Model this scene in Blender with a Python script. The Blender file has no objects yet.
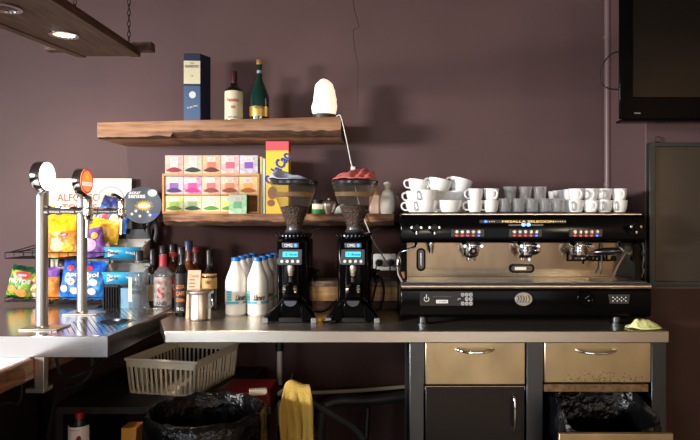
import bpy, bmesh, math, random
from mathutils import Vector, noise, Matrix
random.seed(7)
PI = math.pi
SC = bpy.context.scene
COL = SC.collection

# ------------------------------------------------------------------ camera constants
F, VX, HY, CZ = 600.0, 385.0, 214.0, 1.36     # focal length in px, vanishing point, eye height
WALL = 3.10                                    # wall plane
CT = 0.90                                      # worktop height

def at(px, py, Y):
    return Vector(((px - VX) * Y / F, Y, CZ - (py - HY) * Y / F))
def X(px, Y): return (px - VX) * Y / F
def Z(py, Y): return CZ - (py - HY) * Y / F

# ------------------------------------------------------------------ materials
def lin(c):
    c = c / 255.0
    return c / 12.92 if c <= 0.04045 else ((c + 0.055) / 1.055) ** 2.4
def rgb(r, g, b): return (lin(r), lin(g), lin(b), 1.0)

def base_mat(name):
    m = bpy.data.materials.new(name)
    m.use_nodes = True
    nt = m.node_tree
    return m, nt, nt.nodes['Principled BSDF']

_mc = {}
def M(name, col, rough=0.5, metal=0.0, coat=0.0, emit=None, es=0.0, bump=0.0, bscale=60.0, var=0.0, vscale=8.0, stretch=(1, 1, 1), sheen=0.0, trans=0.0, alpha=1.0, spec=0.5):
    if name in _mc: return _mc[name]
    m, nt, p = base_mat(name)
    c = rgb(*col)
    p.inputs['Base Color'].default_value = c
    p.inputs['Roughness'].default_value = rough
    p.inputs['Metallic'].default_value = metal
    p.inputs['Coat Weight'].default_value = coat
    p.inputs['Specular IOR Level'].default_value = spec
    p.inputs['Transmission Weight'].default_value = trans
    if emit:
        p.inputs['Emission Color'].default_value = rgb(*emit)
        p.inputs['Emission Strength'].default_value = es
    tc = nt.nodes.new('ShaderNodeTexCoord')
    mp = nt.nodes.new('ShaderNodeMapping'); mp.inputs['Scale'].default_value = stretch
    nt.links.new(tc.outputs['Object'], mp.inputs['Vector'])
    if var:
        n = nt.nodes.new('ShaderNodeTexNoise'); n.inputs['Scale'].default_value = vscale; n.inputs['Detail'].default_value = 5
        nt.links.new(mp.outputs['Vector'], n.inputs['Vector'])
        r = nt.nodes.new('ShaderNodeValToRGB')
        r.color_ramp.elements[0].position = 0.3; r.color_ramp.elements[1].position = 0.7
        r.color_ramp.elements[0].color = tuple(x * (1 - var) for x in c[:3]) + (1,)
        r.color_ramp.elements[1].color = tuple(min(1, x * (1 + var)) for x in c[:3]) + (1,)
        nt.links.new(n.outputs['Fac'], r.inputs['Fac']); nt.links.new(r.outputs['Color'], p.inputs['Base Color'])
    if bump:
        n2 = nt.nodes.new('ShaderNodeTexNoise'); n2.inputs['Scale'].default_value = bscale; n2.inputs['Detail'].default_value = 4
        nt.links.new(mp.outputs['Vector'], n2.inputs['Vector'])
        b = nt.nodes.new('ShaderNodeBump'); b.inputs['Strength'].default_value = bump; b.inputs['Distance'].default_value = 0.01
        nt.links.new(n2.outputs['Fac'], b.inputs['Height']); nt.links.new(b.outputs['Normal'], p.inputs['Normal'])
    _mc[name] = m
    return m

def ramp_mat(name, cols, scale=6, stretch=(1, 1, 1), rough=0.5, detail=6, bump=0.2, kind='noise', distort=0.0, metal=0.0, coat=0.0):
    """colours of a material that vary with a stretched noise (wood, bark, printed card)"""
    if name in _mc: return _mc[name]
    m, nt, p = base_mat(name)
    p.inputs['Roughness'].default_value = rough; p.inputs['Metallic'].default_value = metal; p.inputs['Coat Weight'].default_value = coat
    tc = nt.nodes.new('ShaderNodeTexCoord')
    mp = nt.nodes.new('ShaderNodeMapping'); mp.inputs['Scale'].default_value = stretch
    nt.links.new(tc.outputs['Object'], mp.inputs['Vector'])
    if kind == 'voronoi':
        n = nt.nodes.new('ShaderNodeTexVoronoi'); n.inputs['Scale'].default_value = scale; o = n.outputs['Color']
    else:
        n = nt.nodes.new('ShaderNodeTexNoise'); n.inputs['Scale'].default_value = scale; n.inputs['Detail'].default_value = detail
        n.inputs['Distortion'].default_value = distort; o = n.outputs['Fac']
    nt.links.new(mp.outputs['Vector'], n.inputs['Vector'])
    r = nt.nodes.new('ShaderNodeValToRGB'); cr = r.color_ramp
    while len(cr.elements) < len(cols): cr.elements.new(0.5)
    for e, (pos, c) in zip(cr.elements, cols):
        e.position = pos; e.color = rgb(*c)
    nt.links.new(o, r.inputs['Fac']); nt.links.new(r.outputs['Color'], p.inputs['Base Color'])
    if bump:
        b = nt.nodes.new('ShaderNodeBump'); b.inputs['Strength'].default_value = bump; b.inputs['Distance'].default_value = 0.006
        nt.links.new(n.outputs[0], b.inputs['Height']); nt.links.new(b.outputs['Normal'], p.inputs['Normal'])
    _mc[name] = m
    return m

def glass_mat(name, tint=(235, 240, 240), gloss=0.03, k=1.0, haze=0.0, hcol=(225, 230, 230)):
    """thin-walled glass: mostly see-through with a fresnel reflection and a pale diffuse share, mostly imitating reflected light"""
    if name in _mc: return _mc[name]
    m = bpy.data.materials.new(name); m.use_nodes = True; nt = m.node_tree; nt.nodes.clear()
    out = nt.nodes.new('ShaderNodeOutputMaterial'); mix = nt.nodes.new('ShaderNodeMixShader'); mh = nt.nodes.new('ShaderNodeMixShader')
    t = nt.nodes.new('ShaderNodeBsdfTransparent'); t.inputs['Color'].default_value = rgb(*tint)
    d = nt.nodes.new('ShaderNodeBsdfDiffuse'); d.inputs['Color'].default_value = rgb(*hcol)
    g = nt.nodes.new('ShaderNodeBsdfGlossy'); g.inputs['Roughness'].default_value = gloss
    lw = nt.nodes.new('ShaderNodeLayerWeight'); lw.inputs['Blend'].default_value = 0.5
    pw = nt.nodes.new('ShaderNodeMath'); pw.operation = 'POWER'; pw.inputs[1].default_value = 3.5
    ma = nt.nodes.new('ShaderNodeMath'); ma.operation = 'MULTIPLY_ADD'; ma.inputs[1].default_value = .55 * k; ma.inputs[2].default_value = .05 * k
    nt.links.new(lw.outputs['Facing'], pw.inputs[0])
    mh.inputs['Fac'].default_value = haze
    nt.links.new(t.outputs[0], mh.inputs[1]); nt.links.new(d.outputs[0], mh.inputs[2])
    nt.links.new(pw.outputs[0], ma.inputs[0]); nt.links.new(ma.outputs[0], mix.inputs['Fac'])
    nt.links.new(mh.outputs[0], mix.inputs[1]); nt.links.new(g.outputs[0], mix.inputs[2]); nt.links.new(mix.outputs[0], out.inputs['Surface'])
    _mc[name] = m
    return m

# ------------------------------------------------------------------ mesh helpers
def nb(): return bmesh.new()
def box(bm, x0, x1, y0, y1, z0, z1, mi=0):
    v = [bm.verts.new(p) for p in ((x0, y0, z0), (x1, y0, z0), (x1, y1, z0), (x0, y1, z0), (x0, y0, z1), (x1, y0, z1), (x1, y1, z1), (x0, y1, z1))]
    for f in ((3, 2, 1, 0), (4, 5, 6, 7), (0, 1, 5, 4), (1, 2, 6, 5), (2, 3, 7, 6), (3, 0, 4, 7)):
        bm.faces.new([v[i] for i in f]).material_index = mi
    return v
def obox(bm, c, half, rotz=0, rotx=0, roty=0, mi=0):
    v = box(bm, -half[0], half[0], -half[1], half[1], -half[2], half[2], mi)
    R = Matrix.Rotation(rotz, 4, 'Z') @ Matrix.Rotation(roty, 4, 'Y') @ Matrix.Rotation(rotx, 4, 'X')
    for q in v: q.co = R @ q.co + Vector(c)
    return v
def lathe(bm, prof, seg=24, c=(0, 0, 0), a0=0.0, a1=2 * PI, axis='Z', mi=0, caps=True):
    full = abs(a1 - a0 - 2 * PI) < 1e-6
    n = seg if full else seg + 1
    def put(r, h, a):
        if axis == 'Z': p = (r * math.cos(a), r * math.sin(a), h)
        elif axis == 'Y': p = (r * math.cos(a), h, r * math.sin(a))
        else: p = (h, r * math.cos(a), r * math.sin(a))
        return bm.verts.new(Vector(p) + Vector(c))
    rings = []
    for r, h in prof:
        if r < 1e-6: rings.append([put(0, h, 0)])
        else: rings.append([put(r, h, a0 + (a1 - a0) * i / seg) for i in range(n)])
    for A, B in zip(rings, rings[1:]):
        for i in range(seg):
            j = (i + 1) % n if full else i + 1
            try:
                if len(A) == 1 and len(B) == 1: continue
                if len(A) == 1: f = bm.faces.new((A[0], B[j], B[i]))
                elif len(B) == 1: f = bm.faces.new((A[i], A[j], B[0]))
                else: f = bm.faces.new((A[i], A[j], B[j], B[i]))
                f.material_index = mi
            except ValueError: pass
    return rings
def tube(bm, pts, r, seg=8, smooth=0, caps=True, mi=0):
    pts = [Vector(p) for p in pts]
    if smooth and len(pts) > 2:
        q = []
        P = [pts[0] * 2 - pts[1]] + pts + [pts[-1] * 2 - pts[-2]]
        for i in range(1, len(P) - 2):
            for k in range(smooth):
                t = k / smooth
                a, b, c, d = P[i - 1], P[i], P[i + 1], P[i + 2]
                q.append(0.5 * ((2 * b) + (c - a) * t + (2 * a - 5 * b + 4 * c - d) * t * t + (3 * b - a - 3 * c + d) * t ** 3))
        q.append(pts[-1]); pts = q
    n = len(pts); rings = []
    up = None
    for i, p in enumerate(pts):
        d = (pts[min(i + 1, n - 1)] - pts[max(i - 1, 0)])
        if d.length < 1e-9: d = Vector((0, 0, 1))
        d.normalize()
        if up is None:
            up = Vector((0, 0, 1)) if abs(d.z) < 0.9 else Vector((1, 0, 0))
        s = d.cross(up)
        if s.length < 1e-6: s = d.cross(Vector((0, 1, 0)))
        s.normalize(); u = s.cross(d).normalized(); up = u
        rr = r[min(i, len(r) - 1)] if isinstance(r, (list, tuple)) else r
        if isinstance(r, (list, tuple)) and len(r) != n:
            t = i / (n - 1) * (len(r) - 1); k = min(int(t), len(r) - 2); rr = r[k] + (r[k + 1] - r[k]) * (t - k)
        rings.append([bm.verts.new(p + (s * math.cos(2 * PI * j / seg) + u * math.sin(2 * PI * j / seg)) * rr) for j in range(seg)])
    for A, B in zip(rings, rings[1:]):
        for j in range(seg):
            bm.faces.new((A[j], A[(j + 1) % seg], B[(j + 1) % seg], B[j])).material_index = mi
    if caps:
        bm.faces.new(rings[0][::-1]).material_index = mi; bm.faces.new(rings[-1]).material_index = mi
def cyl(bm, p0, p1, r0, r1=None, seg=16, mi=0):
    tube(bm, [p0, p1], [r0, r0 if r1 is None else r1], seg, mi=mi)
def prism(bm, poly, d0, d1, axis='Y', mi=0):
    """poly: 2-D outline; axis Y -> (x,z), Z -> (x,y), X -> (y,z)"""
    def put(a, b, d): return {'Y': (a, d, b), 'Z': (a, b, d), 'X': (d, a, b)}[axis]
    A = [bm.verts.new(put(a, b, d0)) for a, b in poly]; B = [bm.verts.new(put(a, b, d1)) for a, b in poly]
    n = len(poly)
    for i in range(n):
        bm.faces.new((A[i], A[(i + 1) % n], B[(i + 1) % n], B[i])).material_index = mi
    bm.faces.new(A[::-1]).material_index = mi; bm.faces.new(B).material_index = mi
def rrect(cx, cy, w, h, r, n=5):
    out = []
    for (sx, sy, a) in ((1, 1, 0), (-1, 1, PI / 2), (-1, -1, PI), (1, -1, 3 * PI / 2)):
        for k in range(n + 1):
            t = a + PI / 2 * k / n
            out.append((cx + sx * (w / 2 - r) + r * math.cos(t), cy + sy * (h / 2 - r) + r * math.sin(t)))
    return out
def ell(cx, cy, rx, ry, n=20, a0=0, a1=2 * PI):
    return [(cx + rx * math.cos(a0 + (a1 - a0) * k / n), cy + ry * math.sin(a0 + (a1 - a0) * k / n)) for k in range(n)]
def sheet(bm, fn, nu, nv, mi=0, mfn=None):
    V = [[bm.verts.new(fn(i / nu, j / nv)) for i in range(nu + 1)] for j in range(nv + 1)]
    for j in range(nv):
        for i in range(nu):
            f = bm.faces.new((V[j][i], V[j][i + 1], V[j + 1][i + 1], V[j + 1][i]))
            f.material_index = mfn((i + .5) / nu, (j + .5) / nv) if mfn else mi
    return V

def wloc(o):
    v = Vector((0, 0, 0))
    while o: v = v + o.location; o = o.parent
    return v
def obj(name, bm, mat, parent=None, origin=None, bevel=0, smooth=35, solid=0, sub=0, bseg=2):
    """one mesh object; vertices are given in place and moved to the parent's (or origin's) frame"""
    org = wloc(parent) if parent else Vector(origin if origin else (0, 0, 0))
    bmesh.ops.translate(bm, verts=bm.verts[:], vec=-org)
    bmesh.ops.recalc_face_normals(bm, faces=bm.faces[:])
    me = bpy.data.meshes.new(name); bm.to_mesh(me); bm.free()
    for m in (mat if isinstance(mat, (list, tuple)) else [mat]): me.materials.append(m)
    if smooth:
        for p in me.polygons: p.use_smooth = True
        me.set_sharp_from_angle(angle=math.radians(smooth))
    o = bpy.data.objects.new(name, me); COL.objects.link(o)
    if parent: o.parent = parent
    else: o.location = org
    if solid:
        s = o.modifiers.new('solid', 'SOLIDIFY'); s.thickness = solid; s.offset = 0
    if bevel:
        b = o.modifiers.new('bevel', 'BEVEL'); b.width = bevel; b.segments = bseg; b.limit_method = 'ANGLE'; b.angle_limit = math.radians(40)
    if sub:
        s = o.modifiers.new('sub', 'SUBSURF'); s.levels = sub; s.render_levels = sub
    return o
def tag(o, label, cat, group=None, kind=None):
    o['label'] = label; o['category'] = cat
    if group: o['group'] = group
    if kind: o['kind'] = kind
    return o
def thing(name, label, cat, loc=(0, 0, 0), group=None, rotz=0):
    o = bpy.data.objects.new(name, None); o.empty_display_size = 0.05; COL.objects.link(o)
    o.location = loc; o.rotation_euler = (0, 0, rotz)
    return tag(o, label, cat, group)
def struct(name, bm, mat, bevel=0, smooth=35):
    o = obj(name, bm, mat, bevel=bevel, smooth=smooth); o['kind'] = 'structure'; return o
def copy_tree(o, parent=None):
    c = o.copy(); COL.objects.link(c)
    if parent: c.parent = parent
    for ch in list(o.children): copy_tree(ch, c)
    return c
def place(proto, used, label, loc, rotz=0, rotx=0, roty=0, scale=1.0):
    """first call moves the prototype itself, later calls move copies of it"""
    o = proto if not used else copy_tree(proto)
    used.append(1)
    o.location = loc; o.rotation_euler = (rotx, roty, rotz); o['label'] = label
    if scale != 1.0: o.scale = (scale,) * 3
    return o

# ------------------------------------------------------------------ lettering
def text_geo(s, bold=0.0):
    cu = bpy.data.curves.new('tmp', 'FONT'); cu.body = s; cu.size = 1; cu.resolution_u = 3; cu.offset = bold
    o = bpy.data.objects.new('tmp', cu); COL.objects.link(o)
    bpy.context.view_layer.update()
    me = bpy.data.meshes.new_from_object(o.evaluated_get(bpy.context.evaluated_depsgraph_get()))
    vs = [v.co.copy() for v in me.vertices]; fs = [list(p.vertices) for p in me.polygons]
    bpy.data.objects.remove(o); bpy.data.curves.remove(cu); bpy.data.meshes.remove(me)
    x0 = min(v.x for v in vs); x1 = max(v.x for v in vs); y0 = min(v.y for v in vs); y1 = max(v.y for v in vs)
    for v in vs: v.x = (v.x - (x0 + x1) / 2) / (x1 - x0); v.y = (v.y - (y0 + y1) / 2) / (y1 - y0)
    return vs, fs
def text(bm, s, w, h, fn, slant=0.0, mi=0, bold=0.0):
    """lettering w by h, laid on a surface: fn(x, y) -> point"""
    vs, fs = text_geo(s, bold)
    V = [bm.verts.new(fn(v.x * w + slant * v.y * h, v.y * h)) for v in vs]
    for f in fs:
        try: bm.faces.new([V[i] for i in f]).material_index = mi
        except ValueError: pass
def flat(cx, y, cz, rot=0.0):
    c, s = math.cos(rot), math.sin(rot)
    return lambda a, b: Vector((cx + a * c - b * s, y, cz + a * s + b * c))
def wrap(r, cz, a=-PI / 2, c=(0, 0)):
    return lambda x, y: Vector((c[0] + r * math.cos(a + x / r), c[1] + r * math.sin(a + x / r), cz + y))
# ================================================================== materials in use
STEEL = M('brushed_steel', (212, 204, 192), 0.3, 1.0, bump=0.04, bscale=30, stretch=(1, 40, 40))
STEEL_D = M('dark_brushed_steel', (92, 96, 102), 0.3, 1.0, bump=0.04, bscale=30, stretch=(40, 40, 1))
MIRROR = M('polished_tray_steel', (218, 220, 224), 0.19, 1.0, bump=0.02, bscale=12)
CHROME = M('chrome', (222, 222, 224), 0.08, 1.0)
SATIN = M('satin_column_steel', (168, 168, 168), 0.36, 1.0)
BLACK = M('gloss_black', (5, 5, 6), 0.12, spec=0.1)
BLACKM = M('matt_black', (11, 11, 12), 0.5, spec=.3)
RUBBER = M('black_rubber', (16, 16, 17), 0.7)
GREYP = M('grey_plastic', (110, 112, 114), 0.45)
WHITEP = M('white_plastic', (226, 226, 222), 0.35)
PORC = M('white_porcelain', (240, 240, 238), 0.12, coat=0.5)
CREAM = M('cream_card', (240, 233, 212), 0.6)
RED = M('red_plastic', (110, 8, 14), 0.45)
LEDR = M('red_led', (255, 60, 50), 0.4, emit=(255, 50, 40), es=2.2)
LEDB = M('blue_led', (60, 110, 255), 0.4, emit=(50, 100, 255), es=4.0)
LEDY = M('amber_led', (255, 210, 110), 0.4, emit=(255, 205, 100), es=1.0)
HOPPER = glass_mat('smoked_hopper_plastic', (236, 232, 226), 0.1, 1.0, .035, (220, 214, 206))
OAKF = ramp_mat('shelf_wood', [(0.25, (108, 72, 48)), (0.5, (152, 112, 80)), (0.75, (172, 132, 98))], 5, (1.2, 14, 14), 0.55, bump=0.15)
BARK = ramp_mat('shelf_bark', [(0.3, (38, 24, 17)), (0.6, (84, 56, 38)), (0.8, (120, 84, 58))], 14, (1, 4, 4), 0.8, bump=0.5)
OLDW = ramp_mat('old_dark_wood', [(0.3, (34, 19, 12)), (0.55, (74, 44, 27)), (0.8, (108, 68, 42))], 6, (10, 1.2, 10), 0.6, bump=0.3)
LSHELF = ramp_mat('lower_shelf_wood', [(0.3, (84, 54, 38)), (0.55, (158, 112, 78)), (0.8, (190, 142, 104))], 6, (1.5, 12, 12), 0.6, bump=0.3)
BARW = ramp_mat('bar_wood', [(0.3, (70, 42, 24)), (0.55, (128, 80, 46)), (0.8, (150, 98, 60))], 5, (12, 1.2, 12), 0.22, bump=0.1, coat=0.5)
BOXW = ramp_mat('light_box_wood', [(0.3, (200, 148, 90)), (0.6, (228, 182, 122)), (0.8, (238, 198, 144))], 5, (1, 10, 10), 0.5, bump=0.08)
RACKW = ramp_mat('tea_rack_wood', [(0.3, (196, 132, 76)), (0.7, (222, 164, 104))], 5, (2, 10, 10), 0.5, bump=0.05)

# ================================================================== the room
def wallpaint(n): return ramp_mat(n, [(0.25, (86, 66, 67)), (0.5, (94, 73, 73)), (0.75, (100, 78, 78))], 1.3, (1, 1, 1), 0.55, detail=8, bump=0.03)
def dado(m, col, zc):
    nt = m.node_tree; p = nt.nodes['Principled BSDF']; lk = p.inputs['Base Color'].links[0]; src = lk.from_socket
    tc = nt.nodes.new('ShaderNodeTexCoord'); sx = nt.nodes.new('ShaderNodeSeparateXYZ'); nt.links.new(tc.outputs['Object'], sx.inputs[0])
    gt = nt.nodes.new('ShaderNodeMath'); gt.operation = 'GREATER_THAN'; gt.inputs[1].default_value = zc; nt.links.new(sx.outputs['Z'], gt.inputs[0])
    mx = nt.nodes.new('ShaderNodeMix'); mx.data_type = 'RGBA'; mx.inputs[6].default_value = rgb(*col); nt.links.new(gt.outputs[0], mx.inputs[0]); nt.links.new(src, mx.inputs[7]); nt.links.new(mx.outputs[2], p.inputs['Base Color'])
WALLM = wallpaint('mauve_wall_paint'); PILM = wallpaint('pilaster_paint')
for m_ in (WALLM, PILM): m_.node_tree.nodes['Principled BSDF'].inputs['Specular IOR Level'].default_value = .18
dado(WALLM, (58, 36, 32), .86); dado(PILM, (66, 42, 36), 1.03)     # lower walls are painted maroon brown
FLOORM = ramp_mat('floor_tiles', [(0.3, (96, 82, 66)), (0.7, (126, 110, 90))], 3, (1, 1, 1), 0.4, bump=0.05)
REARM = ramp_mat('rear_wall_plaster', [(0.3, (150, 122, 92)), (0.7, (190, 160, 124))], 1.2, (1, 1, 1), 0.7, bump=0.03)
CEILM = M('ceiling_paint', (120, 104, 98), 0.8)
XL, XR, YR, H = -4.6, 3.0, -4.6, 2.95
PX, PY = 1.15, 2.65                             # pilaster on the right: its left side and its front

bm = nb(); box(bm, XL - .2, XR + .2, YR - .2, WALL + .2, -0.12, 0); struct('floor', bm, FLOORM)
bm = nb(); box(bm, XL - .2, XR + .2, YR - .2, WALL + .2, H, H + .12); struct('ceiling', bm, CEILM)
bm = nb(); box(bm, XL - .2, XR + .2, WALL, WALL + .15, 0, H); struct('wall_back', bm, WALLM)
bm = nb(); box(bm, PX, XR + .0, PY, WALL, 0, H); struct('wall_pilaster', bm, PILM, bevel=0.006)
bm = nb(); box(bm, XR, XR + .15, YR, PY, 0, H); struct('wall_right', bm, REARM)
# left wall with a wide street window, rear wall with a glazed front
def holed(bm, axis, p0, p1, a0, a1, holes):
    cuts = sorted(holes)
    cur = a0
    def put(u0, u1, z0, z1):
        if u1 - u0 < 1e-4 or z1 - z0 < 1e-4: return
        if axis == 'X': box(bm, p0, p1, u0, u1, z0, z1)
        else: box(bm, u0, u1, p0, p1, z0, z1)
    for u0, u1, z0, z1 in cuts:
        put(cur, u0, 0, H); put(u0, u1, 0, z0); put(u0, u1, z1, H); cur = u1
    put(cur, a1, 0, H)
bm = nb(); holed(bm, 'X', XL - .15, XL, YR, WALL, [(-1.5, 0.9, 0.8, 2.6)]); struct('wall_left', bm, WALLM)
bm = nb(); holed(bm, 'Y', YR - .15, YR, XL, XR, [(-4.2, -2.2, 0.1, 2.5), (-.1, 2.7, .3, 2.3)]); struct('wall_rear', bm, REARM)  # second rear opening is added for the steel reflections
FRAME = M('window_frame_paint', (60, 58, 56), 0.5)
def win(name, axis, p, u0, u1, z0, z1):
    bm = nb()
    def put(a0, a1, b0, b1):
        if axis == 'X': box(bm, p - .1, p - .04, a0, a1, b0, b1)
        else: box(bm, a0, a1, p - .1, p - .04, b0, b1)
    w = .05
    put(u0, u1, z0, z0 + w); put(u0, u1, z1 - w, z1); put(u0, u0 + w, z0, z1); put(u1 - w, u1, z0, z1)
    m = (u0 + u1) / 2; put(m - w / 2, m + w / 2, z0, z1)
    struct(name, bm, FRAME, bevel=.004)
win('window_1', 'X', XL, -1.5, 0.9, 0.8, 2.6)
win('window_2', 'Y', YR, -4.2, -2.2, 0.1, 2.5)
win('added_window', 'Y', YR, -.1, 2.7, .3, 2.3)  # frame of the unseen opening added for the steel reflections

bm = nb(); box(bm, -1.22, PX - .001, WALL - .005, WALL + .001, CT, 1.318); struct('wall_shade_panel', bm, M('shade_maroon', (50, 31, 28), .7, var=.12, vscale=3, spec=.12))  # added panel: its dark colour stands in for shade under the shelf
# hairline crack in the plaster
bm = nb()
tube(bm, [at(352, -6, WALL), at(354, 8, WALL), at(359, 27, WALL), at(353, 30, WALL), at(354, 45, WALL), at(358, 66, WALL), at(357, 110, WALL)], [.0028, .0022, .002, .002, .0016, .0012, .0006], 6)
struct('wall_crack', bm, M('crack_shadow', (62, 50, 50), 0.9))
bm = nb()
for i in range(26):
    t = i / 25; px = 644.5 + random.uniform(-3, 3); py = 246 + 30 * t
    YY = PY - .001
    c = Vector((PX - .002, PY + .02 + random.uniform(0, .07), Z(py, PY)))
    obox(bm, c, (.002, random.uniform(.006, .016), random.uniform(.006, .014)), rotx=random.uniform(0, 3))
struct('wall_flaked_plaster', bm, M('bare_plaster', (205, 200, 192), 0.9))

# ================================================================== light
def area(name, loc, rot, sx, sy, e, col, spread=180):
    l = bpy.data.lights.new(name, 'AREA'); l.shape = 'RECTANGLE'; l.size = sx; l.size_y = sy; l.energy = e; l.color = col; l.spread = math.radians(spread)
    o = bpy.data.objects.new(name, l); o.location = loc; o.rotation_euler = rot; COL.objects.link(o); return o
key = area('window_daylight', (XL - .02, -0.3, 1.75), (0, 0, 0), .9, .5, 58, (1.0, 0.95, 0.90), 64)
key.rotation_euler = Vector((4.6, 3.0, -1.0)).to_track_quat('-Z', 'Y').to_euler()
area('glazed_front_daylight', (-3.3, YR - .02, 1.45), (PI / 2, 0, 0), 1.7, 2.0, 140, (0.82, 0.91, 1.0))
area('steel_reflection_fill', (1.3, YR - .02, 1.3), (PI / 2, 0, 0), 2.6, 1.8, 12, (1.0, 0.86, 0.68))  # unseen warm panel added to give the steel tan reflections
def fill_point(name, loc, e, size, col=(1.0, 0.74, 0.46)):
    l = bpy.data.lights.new(name, 'POINT'); l.energy = e; l.color = col; l.shadow_soft_size = size
    o = bpy.data.objects.new(name, l); o.location = loc; COL.objects.link(o)
def downlight(name, loc, e, ang, col=(1.0, 0.78, 0.5), size=.05):
    l = bpy.data.lights.new(name, 'SPOT'); l.energy = e; l.color = col; l.spot_size = math.radians(ang); l.spot_blend = .5; l.shadow_soft_size = size
    o = bpy.data.objects.new(name, l); o.location = loc; COL.objects.link(o)
WARM = (1.0, 0.82, 0.58)
fill_point('wall_fill', (0.6, -3.7, 1.5), 62, .15, WARM)  # unseen light added to warm the rear wall mirrored in the steel
fill_point('wall_fill', (2.2, -2.2, 1.7), 60, .15, WARM)  # unseen light added to brighten the right wall mirrored in the backsplash
downlight('overhead_spot', (-1.40, 2.42, H - .03), 80, 74, (1.0, .84, .72), .06)
downlight('overhead_spot', (0.75, 0.3, H - .03), 620, 44, WARM)  # added to light the floor patch mirrored in the drawers
downlight('overhead_spot', (0.35, -1.9, H - .03), 800, 64, WARM)  # added to light the floor mirrored in the worktop edge
w = bpy.data.worlds.new('World'); SC.world = w; w.use_nodes = True
w.node_tree.nodes['Background'].inputs[0].default_value = (0.75, 0.85, 1.0, 1); w.node_tree.nodes['Background'].inputs[1].default_value = 1.5

cam = bpy.data.cameras.new('camera'); co = bpy.data.objects.new('camera', cam); COL.objects.link(co)
co.location = (0, 0, CZ); co.rotation_euler = (PI / 2, 0, 0)
cam.sensor_fit = 'HORIZONTAL'; cam.sensor_width = 36; cam.lens = F / 700 * 36
cam.shift_x = -(VX - 350) / 700; cam.shift_y = (HY - 220) / 700; cam.clip_start = .05
SC.camera = co
SC.view_settings.view_transform = 'Standard'; SC.view_settings.look = 'None'
SC.view_settings.exposure = 0.0; SC.view_settings.gamma = 1.0
try: SC.view_settings.use_curve_mapping = False
except Exception: pass
SC.cycles.use_denoising = True
SC.cycles.max_bounces = 12; SC.cycles.transparent_max_bounces = 24
SC.cycles.sample_clamp_indirect = 6.0

# ================================================================== hanging wooden lamp over the bar
BZ = 1.965
lamp = thing('hanging_lamp', 'reclaimed wood plank lamp hanging on chains above the beer taps', 'lamp', (-1.08, 1.6, BZ))
def xl(y): return -1.165 - (2.3 - y) * .17
def xr(y): return -.962
bm = nb()
N = 28
def plank_ring(y, k):
    n1 = .012 * noise.noise(Vector((3.1, y * 6, 0))); n2 = .006 * noise.noise(Vector((7.7, y * 7, 0)))
    a, b = xl(y) + .012 + n1, xr(y) - .012 + n2
    return [(a, y, BZ), (b, y, BZ), (b, y, BZ + .012), (a - .008, y, BZ + .012)]
prev = None
for i in range(N + 1):
    y = .75 + (2.30 - .75) * i / N
    r = [bm.verts.new(p) for p in plank_ring(y, i)]
    if prev:
        for j in range(4): bm.faces.new((prev[j], prev[(j + 1) % 4], r[(j + 1) % 4], r[j]))
    else: bm.faces.new(r[::-1])
    prev = r
bm.faces.new(prev)
obj('plank', bm, OLDW, lamp)
bm = nb()
prism(bm, [(xr(.75) - .014, .75), (xr(2.3) - .014, 2.3), (xr(2.3) + .026, 2.3), (xr(.75) + .026, .75)], BZ - .004, BZ + .026, 'Z')
obj('side_rail', bm, OLDW, lamp, bevel=.003)
bm = nb()
prism(bm, [(xl(.75) - .02, .75), (xl(2.31) - .02, 2.31), (xl(2.31) + .014, 2.31), (xl(.75) + .014, .75)], BZ - .004, BZ + .03, 'Z')
obj('side_rail', bm, OLDW, lamp, bevel=.003)
for y in (2.28, 1.05):
    bm = nb(); box(bm, -1.284 - (2.28 - y) * .17, -.88, y - .02, y + .02, BZ + .012, BZ + .045)
    obj('batten', bm, OLDW, lamp, bevel=.003)
CHAIN = M('dark_iron_chain', (38, 33, 30), 0.45, 0.8)
for y in (2.28, 1.05):
    for cx in (-.973, -1.178 - (2.28 - y) * .1):
        bm = nb(); z = BZ + .045; k = 0
        while z < H - .01:
            pts = [(cx + (.0055 * math.cos(t) if k % 2 else 0), y + (0 if k % 2 else .0055 * math.cos(t)), z + .012 + .013 * math.sin(t)) for t in [2 * PI * i / 10 for i in range(11)]]
            tube(bm, pts, .0017, 5, caps=False); z += .0205; k += 1
        obj('chain', bm, CHAIN, lamp)
for (px, py, lit) in ((64, 34, 1), (5, 7, 0)):
    y = (BZ - CZ) * F / (HY - py); x = X(px, y)
    bm = nb(); lathe(bm, [(.032, BZ - .001), (.046, BZ - .001), (.046, BZ - .006), (.034, BZ - .007), (.032, BZ - .001)], 24, (x, y, 0))
    sp = obj('spotlight', bm, CHROME, lamp)
    bm = nb(); lathe(bm, [(0, BZ - .0045), (.033, BZ - .0025)], 20, (x, y, 0))
    obj('bulb', bm, M('lit_bulb', (255, 225, 170), 0.4, emit=(255, 214, 150), es=14) if lit else M('unlit_bulb', (60, 62, 66), 0.15, 0.6), sp)
    if lit:
        l = bpy.data.lights.new('spot_bulb', 'SPOT'); l.energy = 20; l.color = (1, .74, .48); l.spot_size = math.radians(110); l.spot_blend = .6; l.shadow_soft_size = .03
        o = bpy.data.objects.new('spot_bulb', l); o.location = (x, y, BZ - .02); COL.objects.link(o)

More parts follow.
